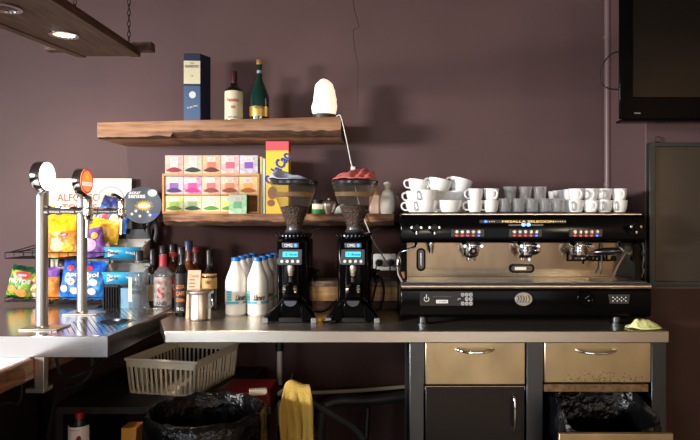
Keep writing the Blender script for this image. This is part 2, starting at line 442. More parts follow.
# ================================================================== shelves
def slab(name, label, x0, x1, yf, yb, zt, zb, zf, seed, mats, N=90):
    """live-edge shelf: a sawn face above a rough, undercut lower edge"""
    bm = nb(); prev = None
    for i in range(N + 1):
        t = i / N; x = x0 + (x1 - x0) * t
        nz = lambda f, s: noise.noise(Vector((x * f, seed + s, 0)))
        top, bot, fc = zt(t), zb(t) + .006 * nz(7, 1), zf(t) + .010 * nz(9, 2) + .006 * nz(26, 3)
        fc = min(max(fc, bot + .006), top - .012)
        yy = yf + .004 * nz(5, 4)
        ring = [(x, yb, top), (x, yy + .003, top), (x, yy, top - .003), (x, yy, fc), (x, yy + .012 + .012 * nz(22, 5), (fc + bot) / 2), (x, yy + .03 + .012 * nz(13, 6), bot), (x, yb, bot)]
        r = [bm.verts.new(p) for p in ring]
        if prev:
            for j in range(7):
                f = bm.faces.new((prev[j], prev[(j + 1) % 7], r[(j + 1) % 7], r[j])); f.material_index = 1 if j in (3, 4) else 0
        else: bm.faces.new(r[::-1])
        prev = r
    bm.faces.new(prev).material_index = 1
    return tag(obj(name, bm, mats, origin=((x0 + x1) / 2, yb, zb(.5)), smooth=50), label, 'shelf')
YS = 2.78
slab('wall_shelf', 'upper live-edge wooden shelf carrying the glowing salt lamp and bottles', X(97, YS), X(341, YS), YS, WALL + .0,
     lambda t: Z(122.5 - 6 * t, YS), lambda t: Z(138.5 - 2 * t, YS), lambda t: Z(137 - 2 * t - (5 if t > .3 else 0), YS), 3, [OAKF, BARK])
slab('wall_shelf', 'lower rough-edged wooden shelf carrying the tea rack', X(163, YS), X(394, YS), YS, WALL + .0,
     lambda t: 1.361, lambda t: Z(226, YS), lambda t: Z(221, YS), 11, [LSHELF, BARK])
SH = 1.361                                       # top of the lower shelf

# ------------------------------------------------------------------ on the upper shelf
def USZ(px): return Z(122.5 - 6 * (px - 97) / 244, YS)   # top of the upper shelf
YU = 2.88
# carton
cx = X(193, YU); cz = USZ(192) + .0
c = thing('bottle_carton', 'tall navy blue spirits carton with a cream label, on the upper shelf', 'carton', (X(196, YU), YU + .03, cz))
NAVY = M('navy_card', (20, 32, 62), 0.4); SLATE = M('slate_blue_card', (66, 92, 128), 0.4); LAB = M('pale_label', (214, 208, 176), 0.55)
xa, xb = X(184, YU), X(200.5, YU)
zt = Z(53.5, YU)
bm = nb(); prism(bm, [(xa, YU - .005), (xb, YU), (xb + .028, YU + .07), (xb + .02, YU + .09), (xa + .01, YU + .09)], cz, zt, 'Z')
obj('sleeve', bm, NAVY, c, bevel=.002)
def cfront(a, b): return Vector((a, YU - .0065 + (a - xa) / (xb - xa) * .005, b))
def cpatch(bm, x0, x1, z0, z1): bm.faces.new([bm.verts.new(cfront(a, b)) for a, b in ((x0, z0), (x1, z0), (x1, z1), (x0, z1))])
bm = nb(); cpatch(bm, xa + .001, xb - .001, Z(84, YU), Z(61, YU)); obj('label', bm, LAB, c)
bm = nb(); cpatch(bm, xa + .001, xb - .001, cz + .004, Z(86, YU)); obj('lower_panel', bm, SLATE, c)
bm = nb(); f2 = lambda a, b: cfront((xa + xb) / 2 + a, Z(66.5, YU) + b) + Vector((0, -.001, 0)); text(bm, 'GLENLIVET', .066, .012, f2, bold=.02)
text(bm, 'THE', .02, .007, lambda a, b: f2(a, b + .014)); text(bm, '12', .012, .008, lambda a, b: f2(a, b - .045))
obj('lettering', bm, M('dark_print', (40, 42, 52), 0.6), c)
bm = nb(); bm.faces.new([bm.verts.new(cfront(a, b) + Vector((0, -.001, 0))) for a, b in ell(xa + .042, Z(95, YU), .016, .017)]); obj('seal', bm, M('pale_seal', (206, 214, 220), 0.5), c)
bm = nb(); text(bm, 'Single Malt', .05, .012, lambda a, b: cfront(xa + .042 + a, Z(107, YU) + b + a * .25) + Vector((0, -.001, 0))); obj('script', bm, WHITEP, c)

def bottle(name, label, loc, r, h, glass, cap, neck=.014, sh0=.5, sh1=.72, caph=.03, capr=None, lab=None, lz=(.12, .45), bands=(), cat='bottle', words=(), liquid=None, group=None, la=(-PI * .98, -.02)):
    """glass body, stopper, label and neck bands, turned on a lathe"""
    b = thing(name, label, cat, loc, group); x, y, z = loc
    bm = nb(); pr = [(0, .004), (r * .8, 0), (r * .96, .003), (r, .012), (r, h * sh0)]
    for k in range(1, 9):
        t = k / 8; s = t * t * (3 - 2 * t); pr.append((r + (neck - r) * s, h * (sh0 + (sh1 - sh0) * t)))
    pr += [(neck * .95, h - caph - .006), (neck * 1.12, h - caph - .004), (neck * 1.12, h - caph + .002), (0, h - caph + .002)]
    lathe(bm, [(a, b2 + z) for a, b2 in pr], 28, (x, y, 0)); obj('glass_body', bm, glass, b)
    if liquid:
        bm = nb(); lathe(bm, [(0, z + .008), (r * .9, z + .008), (r * .93, z + .02), (r * .93, z + h * sh0 * liquid[1]), (0, z + h * sh0 * liquid[1])], 24, (x, y, 0)); obj('liquid', bm, liquid[0], b)
    cr = capr or neck * 1.2
    bm = nb(); lathe(bm, [(0, z + h - caph), (cr, z + h - caph), (cr, z + h - .003), (cr * .9, z + h), (0, z + h)], 20, (x, y, 0)); obj('cap', bm, cap, b)
    if lab:
        bm = nb(); lathe(bm, [(r + .0012, z + h * lz[0]), (r + .0012, z + h * lz[1])], 24, (x, y, 0), la[0], la[1]); lo = obj('label', bm, lab, b)
        for s, w, hh, zz, m in words:
            bm = nb(); text(bm, s, w, hh, wrap(r + .0022, z + zz, -PI / 2 + .12, (x, y)), bold=.02); obj('lettering', bm, m, lo)
    for m, z0, z1 in bands:
        t0 = z0 * h
        def rad(zz):
            u = (zz / h - sh0) / (sh1 - sh0); u = min(max(u, 0), 1); s = u * u * (3 - 2 * u); return r + (neck - r) * s + .0014
        bm = nb(); lathe(bm, [(rad(h * (z0 + (z1 - z0) * k / 5)), z + h * (z0 + (z1 - z0) * k / 5)) for k in range(6)], 24, (x, y, 0)); obj('neck_band', bm, m, b)
    return b
DKGL = M('dark_wine_glass', (16, 12, 12), 0.08, coat=0.5); GRGL = M('deep_green_glass', (10, 48, 42), 0.07, coat=0.5)
PRINT_R = M('red_print', (176, 40, 44), 0.6); PRINT_K = M('black_print', (30, 28, 30), 0.6); GOLD = M('gold_foil', (214, 176, 92), 0.3, 0.7)
bottle('wine_bottle', 'short dark red wine bottle with a cream label, on the upper shelf', (X(234, 2.9), 2.9, USZ(234)), .043, Z(71.5, 2.9) - USZ(234), DKGL,
       M('maroon_foil', (62, 20, 24), 0.4), .014, .6, .76, .06, .0155, LAB, (.05, .6), words=[('Faustino', .058, .018, .105, PRINT_R), ('VII', .02, .014, .07, PRINT_R), ('RIOJA', .05, .008, .022, PRINT_K)])
bottle('sparkling_wine_bottle', 'tall green sparkling wine bottle with gold foil, beside the salt lamp', (X(259.5, 2.9), 2.9, USZ(259)), .046, Z(60, 2.9) - USZ(259), GRGL,
       GOLD, .0125, .36, .76, .024, .016, GOLD, (.08, .24), bands=[(M('silver_foil', (150, 160, 158), 0.35, 0.6), .78, .83)], words=[('BACHO', .05, .014, .066, PRINT_K)])
# salt lamp
sl = thing('salt_lamp', 'glowing white rock salt lamp on a wooden foot at the shelf end', 'lamp', (X(324.5, 2.88), 2.88, USZ(324)))
x, y, z = sl.location
bm = nb(); lathe(bm, [(0, z), (.05, z), (.058, z + .006), (.06, z + .02), (.055, z + .026), (0, z + .026)], 28, (x, y, 0)); obj('foot', bm, M('dark_lamp_foot', (52, 38, 30), 0.5), sl)
bm = nb(); pr = [(0, 0), (.050, .0), (.058, .010), (.060, .03), (.058, .06), (.053, .09), (.046, .117), (.038, .14), (.028, .157), (.016, .168), (0, .174)]
q_ = []
for (r0, h0), (r1, h1) in zip(pr, pr[1:]): q_ += [(r0, h0), ((r0 + r1) / 2, (h0 + h1) / 2)]
lathe(bm, [(a, z + .026 + b) for a, b in q_ + [pr[-1]]], 40, (x, y, 0))
for v in bm.verts:
    p = v.co - Vector((x, y, z)); t = p.z / .2
    n1 = noise.cell(p * 22) * .003 + noise.noise(p * 14 + Vector((4, 1, 2))) * .009 + noise.noise(p * 38) * .003
    d = Vector((p.x, p.y, 0)); d = d.normalized() if d.length > 1e-5 else d
    if t > .16: v.co += d * n1; v.co.z += n1 * .6 * t - p.x * .22 * max(0, t - .6)
    v.co.x -= .004 * t
obj('salt_rock', bm, M('glowing_salt', (255, 236, 214), 0.7, emit=(255, 232, 206), es=.95, bump=.6, bscale=30), sl, smooth=25)
bm = nb(); tube(bm, [(x + .05, y, z + .012), (x + .068, y - .06, z + .012), (X(341, 2.77), 2.77, Z(117, 2.77)), (X(346, 2.77), 2.77, Z(138, 2.77)), (X(350, 2.77), 2.77, Z(158, 2.77)), (X(353, 2.772), 2.772, Z(172, 2.772)), (X(358, 2.772), 2.772, Z(200, 2.772)), (X(371, 2.776), 2.776, Z(236, 2.776)), (X(382, 2.9), 2.9, Z(255, 2.9)), (X(387, 3.08), 3.08, Z(262, 3.08))], .0026, 8, smooth=6)
obj('cord', bm, WHITEP, sl)
bm = nb(); box(bm, X(350.8, 2.77), X(355.4, 2.77), 2.762, 2.778, Z(171, 2.77), Z(166.5, 2.77)); obj('switch', bm, WHITEP, sl, bevel=.003)

# ------------------------------------------------------------------ on the lower shelf: tea rack
YT = 2.83
rk = thing('tea_rack', 'open wooden tea rack on the lower shelf', 'rack', (X(210, YT), YT + .07, SH))
x0, x1, z1 = X(162, YT), X(259.5, YT), Z(173.6, YT); tk = .011; mid = Z(194.6, YT)
for nm, b in (('base_board', (x0, x1, SH, SH + tk)), ('top_board', (x0, x1, z1 - tk, z1)), ('side_board', (x0, x0 + tk, SH + tk, z1 - tk)), ('side_board', (x1 - tk, x1, SH + tk, z1 - tk))):
    bm = nb(); box(bm, b[0], b[1], YT, YT + .16, b[2], b[3]); obj(nm, bm, RACKW, rk, bevel=.0015)
bm = nb(); box(bm, x0 + tk, x1 - tk, YT + .012, YT + .16, mid - .003, mid + .003); obj('shelf_board', bm, RACKW, rk)
bm = nb(); box(bm, x0, x1, YT + .16, YT + .165, SH, z1); obj('back_board', bm, RACKW, rk)
def watercol(name, a, b, c2=None):
    c2 = tuple(int(.26 * 216 + .37 * (p_ + q_)) for p_, q_ in zip(a, b))
    return ramp_mat(name, [(0.36, a), (0.5, c2), (0.64, b)], 24, (1, 1, 1), 0.5, detail=2, bump=0, distort=.8)
def teabox(label, loc, w, h, d, col, sq, cut, rot=0, side=None):
    b = thing('tea_box', label, 'tea box', loc, 'boxes of tea bags', rot); x, y, z = (0, 0, 0)
    bm = nb(); box(bm, -w / 2, w / 2, 0, d, 0, h)
    if side:
        for f in bm.faces:
            if f.calc_center_median().x > w / 2 - 1e-4: f.material_index = 1
    me = obj('carton', bm, [col, side or col], None); me.parent = b; me.location = (0, 0, 0)
    def part(nm, poly, m, yy):
        bm = nb(); prism(bm, poly, yy, yy + .0006, 'Y'); o = obj(nm, bm, m, None); o.parent = b; o.location = (0, 0, 0); return o
    part('name_panel', rrect(0, h * .76, w * .44, h * .3, .003), M('tea_label_white', (226, 218, 210), 0.6), -.0009)
    lo = part('colour_panel', rrect(0, h * .46, w * .46, h * .36, .002), sq, -.0012)
    bm = nb()
    for k in range(3): prism(bm, [(-w * .14, h * (.70 + .06 * k)), (w * .14, h * (.70 + .06 * k)), (w * .14, h * (.715 + .06 * k)), (-w * .14, h * (.715 + .06 * k))], -.0016, -.0012, 'Y')
    o = obj('print', bm, M('tea_print_grey', (150, 142, 138), .6), None); o.parent = b; o.location = (0, 0, 0)
    if cut:
        n = 14
        poly = [(-w * .46 + w * .92 * k / n, h * (.16 + .19 * math.sin(PI * k / n))) for k in range(n + 1)] + [(w * .46 - w * .92 * k / n, h * (.15 - .08 * math.sin(PI * k / n))) for k in range(n + 1)]
        part('dispensing_slot', poly, cut, -.0016)
    return b
bw = (x1 - x0 - 2 * tk) / 5
def tc(name, c): return M('tea_' + name, c, 0.55)
TOP = [('pale pink tea box with a red slot, leftmost on top of the rack', watercol('wc1', (226, 150, 150), (214, 196, 172)), tc('palepink', (236, 214, 204)), tc('red', (150, 22, 40))),
       ('pale sage tea box with a black-green slot, on top of the rack', watercol('wc2', (178, 196, 160), (226, 190, 170)), tc('palesage', (222, 224, 208)), tc('blackgreen', (22, 40, 34))),
       ('peach tea box with a maroon slot, middle of the row on top', watercol('wc3', (232, 160, 110), (230, 190, 150)), tc('coral', (230, 120, 96)), tc('maroon', (92, 30, 30))),
       ('pink tea box with a rose square and no slot, on top of the rack', watercol('wc4', (236, 150, 160), (244, 214, 200)), tc('rose', (226, 96, 124)), None),
       ('grey and lavender tea box with a purple square, on top of the rack', watercol('wc5', (172, 164, 184), (216, 206, 220)), tc('violet', (128, 84, 176)), None)]
MID = [('lilac tea box with a deep purple slot, first in the rack upper row', watercol('wc6', (196, 170, 206), (206, 210, 190)), tc('purple2', (134, 96, 170)), tc('purple', (66, 26, 104))),
       ('magenta and white tea box with a magenta slot, in the rack upper row', watercol('wc7', (216, 90, 160), (220, 200, 190)), tc('magenta2', (206, 70, 150)), tc('magenta', (190, 20, 116))),
       ('salmon tea box with a brown-red slot, middle of the rack upper row', watercol('wc8', (234, 160, 140), (236, 206, 180)), tc('salmon', (224, 112, 110)), tc('brownred', (142, 60, 56))),
       ('peach tea box with a rust brown slot, in the rack upper row', watercol('wc9', (226, 150, 110), (238, 214, 190)), tc('tan', (214, 140, 96)), tc('rust', (150, 66, 34))),
       ('orange and cream tea box with an orange slot, last in the rack upper row', watercol('wc10', (236, 190, 96), (230, 214, 170)), tc('orange2', (238, 176, 84)), tc('orange', (188, 96, 30)))]
BOT = [('lime green tea box with an olive slot, first in the rack lower row', watercol('wc11', (166, 190, 90), (216, 216, 160)), tc('lime', (142, 184, 62)), tc('olive', (86, 110, 30))),
       ('grey-green tea box with a dark green slot, in the rack lower row', watercol('wc12', (176, 190, 140), (210, 214, 180)), tc('sage', (140, 170, 110)), tc('darkgreen', (34, 66, 34))),
       ('cream and pink tea box with a leaf green slot, in the rack lower row', watercol('wc13', (238, 206, 170), (222, 226, 180)), tc('cream', (236, 210, 190)), tc('leaf', (74, 148, 40))),
       ('yellow-green tea box half hidden behind the mint box', watercol('wc14', (226, 220, 120), (214, 226, 170)), tc('yellowgreen', (226, 226, 110)), tc('leaf2', (84, 160, 40)))]
for i, (l, m, s, cu) in enumerate(TOP): teabox(l, (x0 + .012 + (i + .5) * (bw + .0005), YT + .004, z1 + .0005), bw - .002, Z(155.2, YT) - z1 - .001, .13, m, s, cu)
for i, (l, m, s, cu) in enumerate(MID): teabox(l, (x0 + tk + (i + .5) * bw, YT + .006, mid + .0035), bw - .002, z1 - tk - mid - .006, .13, m, s, cu)
for i, (l, m, s, cu) in enumerate(BOT): teabox(l, (x0 + tk + (i + .5) * bw, YT + .006, SH + tk + .0005), bw - .002, mid - SH - tk - .006, .13, m, s, cu)
teabox('mint green tea box standing in front of the rack, dark green side', (X(238.5, 2.8), YS + .004, SH), .082, Z(194.5, YS) - SH, .045, watercol('wc15', (150, 206, 160), (206, 226, 190)), tc('mint', (110, 186, 130)), None, 0, tc('mintside', (40, 120, 66)))
# two thin booklets
YB = 2.84
for (pa, pb, top, col, lb) in ((259.9, 262.2, 157, (206, 186, 92), 'thin yellow booklet upright between tea rack and cocoa box'), (262.6, 265.2, 158.5, (196, 206, 218), 'thin pale blue booklet upright beside the yellow cocoa box')):
    o = thing('booklet', lb, 'booklet', (X(pa, YB), YB + .08, SH))
    bm = nb(); box(bm, X(pa, YB), X(pb, YB), YB, YB + .16, SH, Z(top, YB)); obj('cover', bm, M('cover_%d' % top, col, .45), o, bevel=.0008)
    bm = nb(); box(bm, X(pa, YB) + .001, X(pb, YB) - .001, YB + .002, YB + .157, Z(top, YB), Z(top, YB) + .0006); obj('pages', bm, WHITEP, o)
# cocoa box
YC = 2.835
xa, xb, zt = X(266, YC), X(288.5, YC), Z(141.5, YC)
cb = thing('cocoa_box', 'tall yellow cocoa powder box with pink top and blue lettering, behind the left grinder', 'carton', ((xa + xb) / 2, YC + .04, SH))
YEL = M('cocoa_yellow', (246, 206, 52), .42)
bm = nb(); box(bm, xa, xb, YC, YC + .075, SH, zt); obj('carton', bm, YEL, cb, bevel=.001)
bm = nb(); box(bm, xa - .0006, xb + .0006, YC - .0008, YC + .076, Z(150.5, YC), zt + .0006); obj('top_band', bm, M('cocoa_pink', (226, 84, 92), .45), cb)
bm = nb(); text(bm, 'ColaCao', .170, .050, flat(X(277.5, YC), YC - .0018, Z(168, YC), math.radians(57)), bold=.035); obj('lettering', bm, M('cocoa_blue', (34, 54, 150), .5), cb)
bm = nb(); prism(bm, ell(xa + .03, Z(193, YC), .022, .03), YC - .0014, YC - .0006, 'Y'); prism(bm, ell(xa + .024, Z(203, YC), .018, .016), YC - .0016, YC - .0006, 'Y'); obj('cocoa_picture', bm, M('cocoa_brown', (150, 96, 60), .5), cb)
# small jars behind the hoppers
j = thing('spice_jar', 'small green jar with a pale label on the lower shelf between the grinders', 'jar', (X(318, 2.88), 2.88, SH))
x, y, z = j.location
bm = nb(); lathe(bm, [(0, z), (.028, z), (.03, z + .004), (.03, z + .05), (0, z + .05)], 20, (x, y, 0)); obj('body', bm, M('green_jar', (54, 132, 66), .35), j)
bm = nb(); lathe(bm, [(0, z + .05), (.031, z + .05), (.031, z + .066), (0, z + .066)], 20, (x, y, 0)); obj('lid', bm, BLACKM, j)
bm = nb(); lathe(bm, [(.031, z + .022), (.031, z + .046)], 14, (x, y, 0), -PI * .8, -PI * .2); obj('label', bm, CREAM, j)
j = thing('sugar_bowl', 'small steel bowl on the lower shelf between the grinders', 'bowl', (X(329, 2.86), 2.86, SH))
x, y, z = j.location
bm = nb(); lathe(bm, [(0, z), (.018, z), (.02, z + .004), (.034, z + .03), (.036, z + .048), (.034, z + .048), (.031, z + .03), (.016, z + .008), (0, z + .008)], 24, (x, y, 0)); obj('bowl', bm, STEEL, j)
bm = nb(); lathe(bm, [(0, z + .048), (.036, z + .048), (.03, z + .06), (.006, z + .066), (.006, z + .074), (0, z + .075)], 24, (x, y, 0)); obj('lid', bm, STEEL, j)
j = tag(obj('folded_napkin', (lambda bm: (prism(bm, [(X(334, 2.86), SH), (X(347, 2.86), SH), (X(347, 2.86), SH + .028), (X(343, 2.86), SH + .05), (X(337, 2.86), SH + .03)], 2.83, 2.9, 'Y'), bm)[1])(nb()), WHITEP, origin=(X(340, 2.86), 2.86, SH), bevel=.006), 'small white folded napkin on the lower shelf beside the steel bowl', 'napkin')
# pale box-shaped flask and cellophane gift bag
j = thing('ceramic_flask', 'pinkish cream square flask on the lower shelf right of the red-topped grinder', 'flask', (X(374.5, 2.87), 2.87, SH))
x, y, z = j.location
CRP = M('pink_cream_glaze', (226, 200, 184), .3)
bm = nb(); prism(bm, rrect(x, y, .05, .05, .01), z, z + .09, 'Z'); obj('body', bm, CRP, j, bevel=.003)
bm = nb(); lathe(bm, [(.024, z + .088), (.018, z + .104), (.012, z + .11), (.012, z + .124), (0, z + .124)], 18, (x, y, 0)); obj('neck', bm, M('flask_gold_neck', (190, 150, 96), .4), j)
j = thing('sugar_bag', 'white knotted bag in clear wrap at the lower shelf end', 'bag', (X(387.5, 2.86), 2.86, SH))
x, y, z = j.location
bm = nb(); R = lathe(bm, [(0, z), (.028, z), (.034, z + .012), (.036, z + .05), (.034, z + .085), (.022, z + .108), (.011, z + .118), (.014, z + .128), (.020, z + .142), (.012, z + .152), (0, z + .154)], 28, (x, y, 0))
for v in bm.verts: v.co += Vector((noise.noise(v.co * 40) * .004, noise.noise(v.co * 43) * .004, 0))
obj('sack', bm, M('white_sack', (224, 222, 214), .6, bump=.3, bscale=30), j)
bm = nb(); sheet(bm, lambda u, v: Vector((x + .02 + u * .055, y + .01 * math.sin(u * 6 + v * 3), z + .03 + v * .075 * (1 - u * .6) + u * .035)), 8, 6); obj('wrap_corner', bm, glass_mat('cellophane', (225, 228, 230), .1, .8), j)
# ================================================================== worktop
bm = nb()
XW0, XW1, YF = -.895, 1.118, 2.36
prism(bm, [(-.868, YF), (XW1, YF), (XW1, PY - .002), (PX - .002, PY - .002), (PX - .002, WALL - .001), (-2.6, WALL - .001), (-2.6, 2.822), (-.975, 2.822), (-.975, 2.60)], CT - .048, CT, 'Z')
tag(obj('worktop', bm, STEEL, origin=(0, 2.7, CT - .048), bevel=.004), 'long brushed steel worktop carrying the coffee machine and grinders', 'worktop')

# ================================================================== grinders
def grinder_parts(g, lcd_text, beans_top):
    def o(nm, bm, m, par=g, **k):
        q = obj(nm, bm, m, None, **k); q.parent = par; q.location = (0, 0, 0); return q
    bm = nb(); prism(bm, rrect(0, -.01, .145, .235, .02), .0, .022, 'Z'); base = o('base', bm, BLACKM, bevel=.004)
    bm = nb()
    prism(bm, [(-.052, .022), (.052, .022), (.034, .10), (-.034, .10)], -.118, .0, 'Y'); o('catch_tray', bm, BLACK, bevel=.004)
    bm = nb(); prism(bm, ell(0, .092, .027, .024, 12, PI, 2 * PI + .001) + [(.027, .092)], -.121, -.117, 'Y'); o('tray_lip', bm, STEEL_D)
    for s in (-1, 1):
        bm = nb()
        vs = [(s * .036, -.06, .10), (s * .036, -.105, .09), (s * .098, -.135, .026), (s * .110, -.128, .026), (s * .110, -.128, .006), (s * .05, -.135, .006), (s * .05, -.02, .006), (s * .06, .03, .06)]
        bmesh.ops.convex_hull(bm, input=[bm.verts.new(p) for p in vs]); o('leg', bm, BLACK, bevel=.003)
        bm = nb(); box(bm, s * .102 - .012, s * .102 + .012, -.142, -.118, 0, .022); o('foot', bm, GREYP, bevel=.003)
    bm = nb()
    outl = [(-.068, -.05), (.068, -.05), (.078, .0), (.076, .06)] + ell(0, .06, .072, .055, 10, .2, PI - .2) + [(-.076, .06), (-.078, .0)]
    prism(bm, outl, .02, .35, 'Z'); o('body', bm, BLACK, bevel=.008)
    bm = nb(); prism(bm, [(-.118, .24), (-.122, .247), (-.106, .312), (-.098, .345), (-.085, .352), (-.03, .352), (-.03, .24)], -.056, .056, 'X'); o('head', bm, BLACK, bevel=.006)
    # tilted control panel
    tl = math.atan2(.016, .065)
    def pf(a, b, d=0): return Vector((a, -.1145 + b * math.sin(tl) - d, .2775 + b * math.cos(tl)))
    def plate(bm, poly, d0, d1):
        A = [bm.verts.new(pf(a, b, d0)) for a, b in poly]; B = [bm.verts.new(pf(a, b, d1)) for a, b in poly]
        n = len(poly)
        for i in range(n): bm.faces.new((A[i], A[(i + 1) % n], B[(i + 1) % n], B[i]))
        bm.faces.new(B)
    bm = nb(); plate(bm, rrect(0, 0, .098, .066, .005), 0, .006); pn = o('control_panel', bm, M('panel_grey', (70, 72, 76), .35), bevel=.001)
    bm = nb(); plate(bm, rrect(0, .012, .064, .022, .002), .006, .007); o('display', bm, M('cyan_lcd', (60, 190, 210), .3, emit=(70, 200, 225), es=1.1), pn)
    bm = nb(); text(bm, lcd_text, .052, .012, lambda a, b: pf(a + .004, .012 + b, .0078), bold=.03); o('lettering', bm, M('lcd_print', (16, 60, 110), .5, emit=(30, 90, 200), es=.4), pn)
    for k in range(4):
        bm = nb(); plate(bm, ell(-.034 + .0227 * k, -.018, .0068, .0068, 14), .006, .0095); o('button', bm, WHITEP, pn, bevel=.001)
    bm = nb(); box(bm, -.036, .036, -.1165, -.104, .316, .338); lp = o('logo_plate', bm, M('logo_plate_steel', (96, 98, 104), .3, .8), bevel=.002)
    bm = nb(); text(bm, 'OMG', .034, .014, flat(-.008, -.1175, .327), bold=.03); o('lettering', bm, M('logo_print', (225, 228, 235), .5), lp)
    bm = nb(); prism(bm, ell(.022, .327, .006, .007, 12), -.1185, -.1165, 'Y'); o('emblem', bm, LEDB, lp)
    bm = nb(); prism(bm, rrect(0, -.072, .078, .05, .012), .10, .245, 'Z'); o('neck', bm, BLACK, bevel=.003)
    bm = nb(); lathe(bm, [(0, .245), (.017, .245), (.017, .225), (.011, .196), (0, .196)], 18, (0, -.102, 0)); o('spout', bm, STEEL)
    for s in (-1, 1):
        bm = nb(); tube(bm, [(s * .022, -.09, .158), (s * .022, -.115, .155), (s * .022, -.13, .148), (s * .024, -.128, .132), (s * .020, -.105, .127)], [.0085, .0085, .009, .008, .006], 8, smooth=3); o('fork_arm', bm, CHROME)
    bm = nb(); lathe(bm, [(.012, 0), (.012, .02), (0, .02)], 12, (0, -.098, .17), axis='Z'); o('switch', bm, BLACKM)
    # clamp and lever on the side
    bm = nb(); cyl(bm, (.06, -.01, .205), (.094, -.02, .205), .016); cyl(bm, (.088, -.03, .20), (.10, -.06, .185), .006, .012); cyl(bm, (.085, -.01, .19), (.10, -.01, .165), .01); o('side_lever', bm, BLACK)
    bm = nb(); cyl(bm, (.09, -.03, .214), (.112, -.045, .214), .0045); o('lever_pin', bm, CHROME)
    # collar, throat, hopper
    bm = nb(); lathe(bm, [(0, .345), (.066, .345), (.07, .352), (.07, .36), (.078, .362), (.08, .37), (.076, .376), (.05, .38), (0, .38)], 36); o('collar', bm, BLACK)
    bm = nb()
    for k in range(30): a = 2 * PI * k / 30; obox(bm, (.079 * math.cos(a), .079 * math.sin(a), .366), (.002, .003, .004), rotz=a)
    o('collar_ring', bm, STEEL_D)
    bm = nb(); cyl(bm, (-.075, -.02, .377), (-.095, -.03, .381), .006, .004); cyl(bm, (.075, -.02, .385), (.11, -.02, .396), .003, .003); o('adjuster', bm, BLACKM)
    bm = nb(); lathe(bm, [(.038, .378), (.042, .384), (.036, .39), (.034, .405), (.036, .41), (.031, .41), (.031, .38)], 28); o('throat', bm, M('grey_throat', (72, 74, 78), .3, .3))
    bm = nb(); lathe(bm, [(.035, .402), (.037, .412), (.1035, .594), (.105, .596)], 40); hp = o('hopper', bm, HOPPER)
    zt = beans_top; rt = .037 + (zt - .412) / (.594 - .412) * .0665 - .003
    bm = nb(); prof = [(0, .395), (.03, .395), (.033, .413), (rt, zt)]
    for k in range(1, 8): prof.append((rt * (1 - k / 8), zt + .010 * (k / 8)))
    prof.append((0, zt + .012)); lathe(bm, prof, 36)
    bmesh.ops.subdivide_edges(bm, edges=bm.edges[:], cuts=2, use_grid_fill=True)
    for v in bm.verts:
        r = math.hypot(v.co.x, v.co.y)
        if v.co.z > zt - .001: v.co.z += noise.noise(v.co * 130) * .004
    q = o('coffee_beans', bm, BEANS, hp); q['kind'] = 'stuff'
    bm = nb(); lathe(bm, [(.104, .592), (.108, .593), (.109, .603), (.105, .607), (.06, .609), (0, .609)], 40); o('hopper_lid', bm, M('smoked_lid', (40, 40, 42), .15, coat=.4))
    bm = nb(); lathe(bm, [(.0826, .538), (.0893, .556)], 40); o('coffee_residue', bm, glass_mat('coffee_oil_film', (196, 168, 130), .3, .3, .42, (196, 160, 116)), hp)
BEANS = ramp_mat('roasted_beans', [(0.1, (14, 7, 5)), (0.45, (48, 25, 17)), (0.8, (92, 52, 34))], 105, (1, 1, 1.4), 0.35, bump=1.0, kind='voronoi')
# voronoi colour is a vector: use its distance for the beans
GY = 2.66
gA = thing('coffee_grinder', 'black coffee grinder beside the milk bottles, pale cloth on its hopper', 'coffee grinder', (X(294.5, GY), GY, CT), 'coffee grinders')
grinder_parts(gA, '2 dosi', .49)
gB = thing('coffee_grinder', 'black coffee grinder nearest the coffee machine, red cloth on its hopper', 'coffee grinder', (X(354.5, GY), GY, CT), 'coffee grinders')
grinder_parts(gB, '1 dose', .495)

def cloth(name, label, c, rx, ry, h, mat, seed, peaks):
    """thin cloth thrown down in soft folds"""
    bm = nb(); c = Vector(c)
    def fn(u, v):
        a, b = u * 2 - 1, v * 2 - 1
        # square to rounded outline with a ragged edge
        p = Vector((a * math.sqrt(max(0, 1 - b * b / 2.2)), b * math.sqrt(max(0, 1 - a * a / 2.2)), 0))
        e = 1 + .12 * noise.noise(Vector((a * 2, b * 2, seed)))
        z = .10
        for (qx, qy, dx, dy, w, hh) in peaks:
            d = (p.x - qx) * -dy + (p.y - qy) * dx; l = (p.x - qx) * dx + (p.y - qy) * dy
            z += hh * math.exp(-(d / w) ** 2) * math.exp(-(l / .8) ** 2)
        z += .12 * abs(noise.noise(Vector((a * 3.1, b * 3.1, seed + 5))))
        edge = max(abs(a), abs(b)) ** 6
        z = z * (1 - .75 * edge)
        return c + Vector((p.x * rx * e, p.y * ry * e, .003 + z * h))
    sheet(bm, fn, 40, 32)
    return tag(obj(name, bm, mat, origin=c, smooth=80, solid=.003), label, 'cloth')
cloth('cleaning_cloth', 'pale blue-grey cloth lying on the hopper beside the cocoa box', (X(289, GY), GY - .005, CT + .609), .088, .075, .030, M('blue_grey_cloth', (176, 184, 204), .85, bump=.3, bscale=200), 2, [(-.2, 0, .8, .6, .22, .7), (.3, -.2, .9, -.3, .2, .5), (-.6, -.3, .2, 1, .2, .8)])
cloth('cleaning_cloth', 'salmon red cloth crumpled on the hopper nearest the coffee machine', (X(355, GY), GY - .005, CT + .609), .098, .08, .05, M('salmon_cloth', (218, 112, 106), .85, bump=.3, bscale=200), 9, [(.45, 0, .3, .95, .16, .75), (.75, .1, .2, 1, .1, .7), (0, -.2, .5, .8, .18, .7), (-.4, 0, .9, .4, .2, .5)])

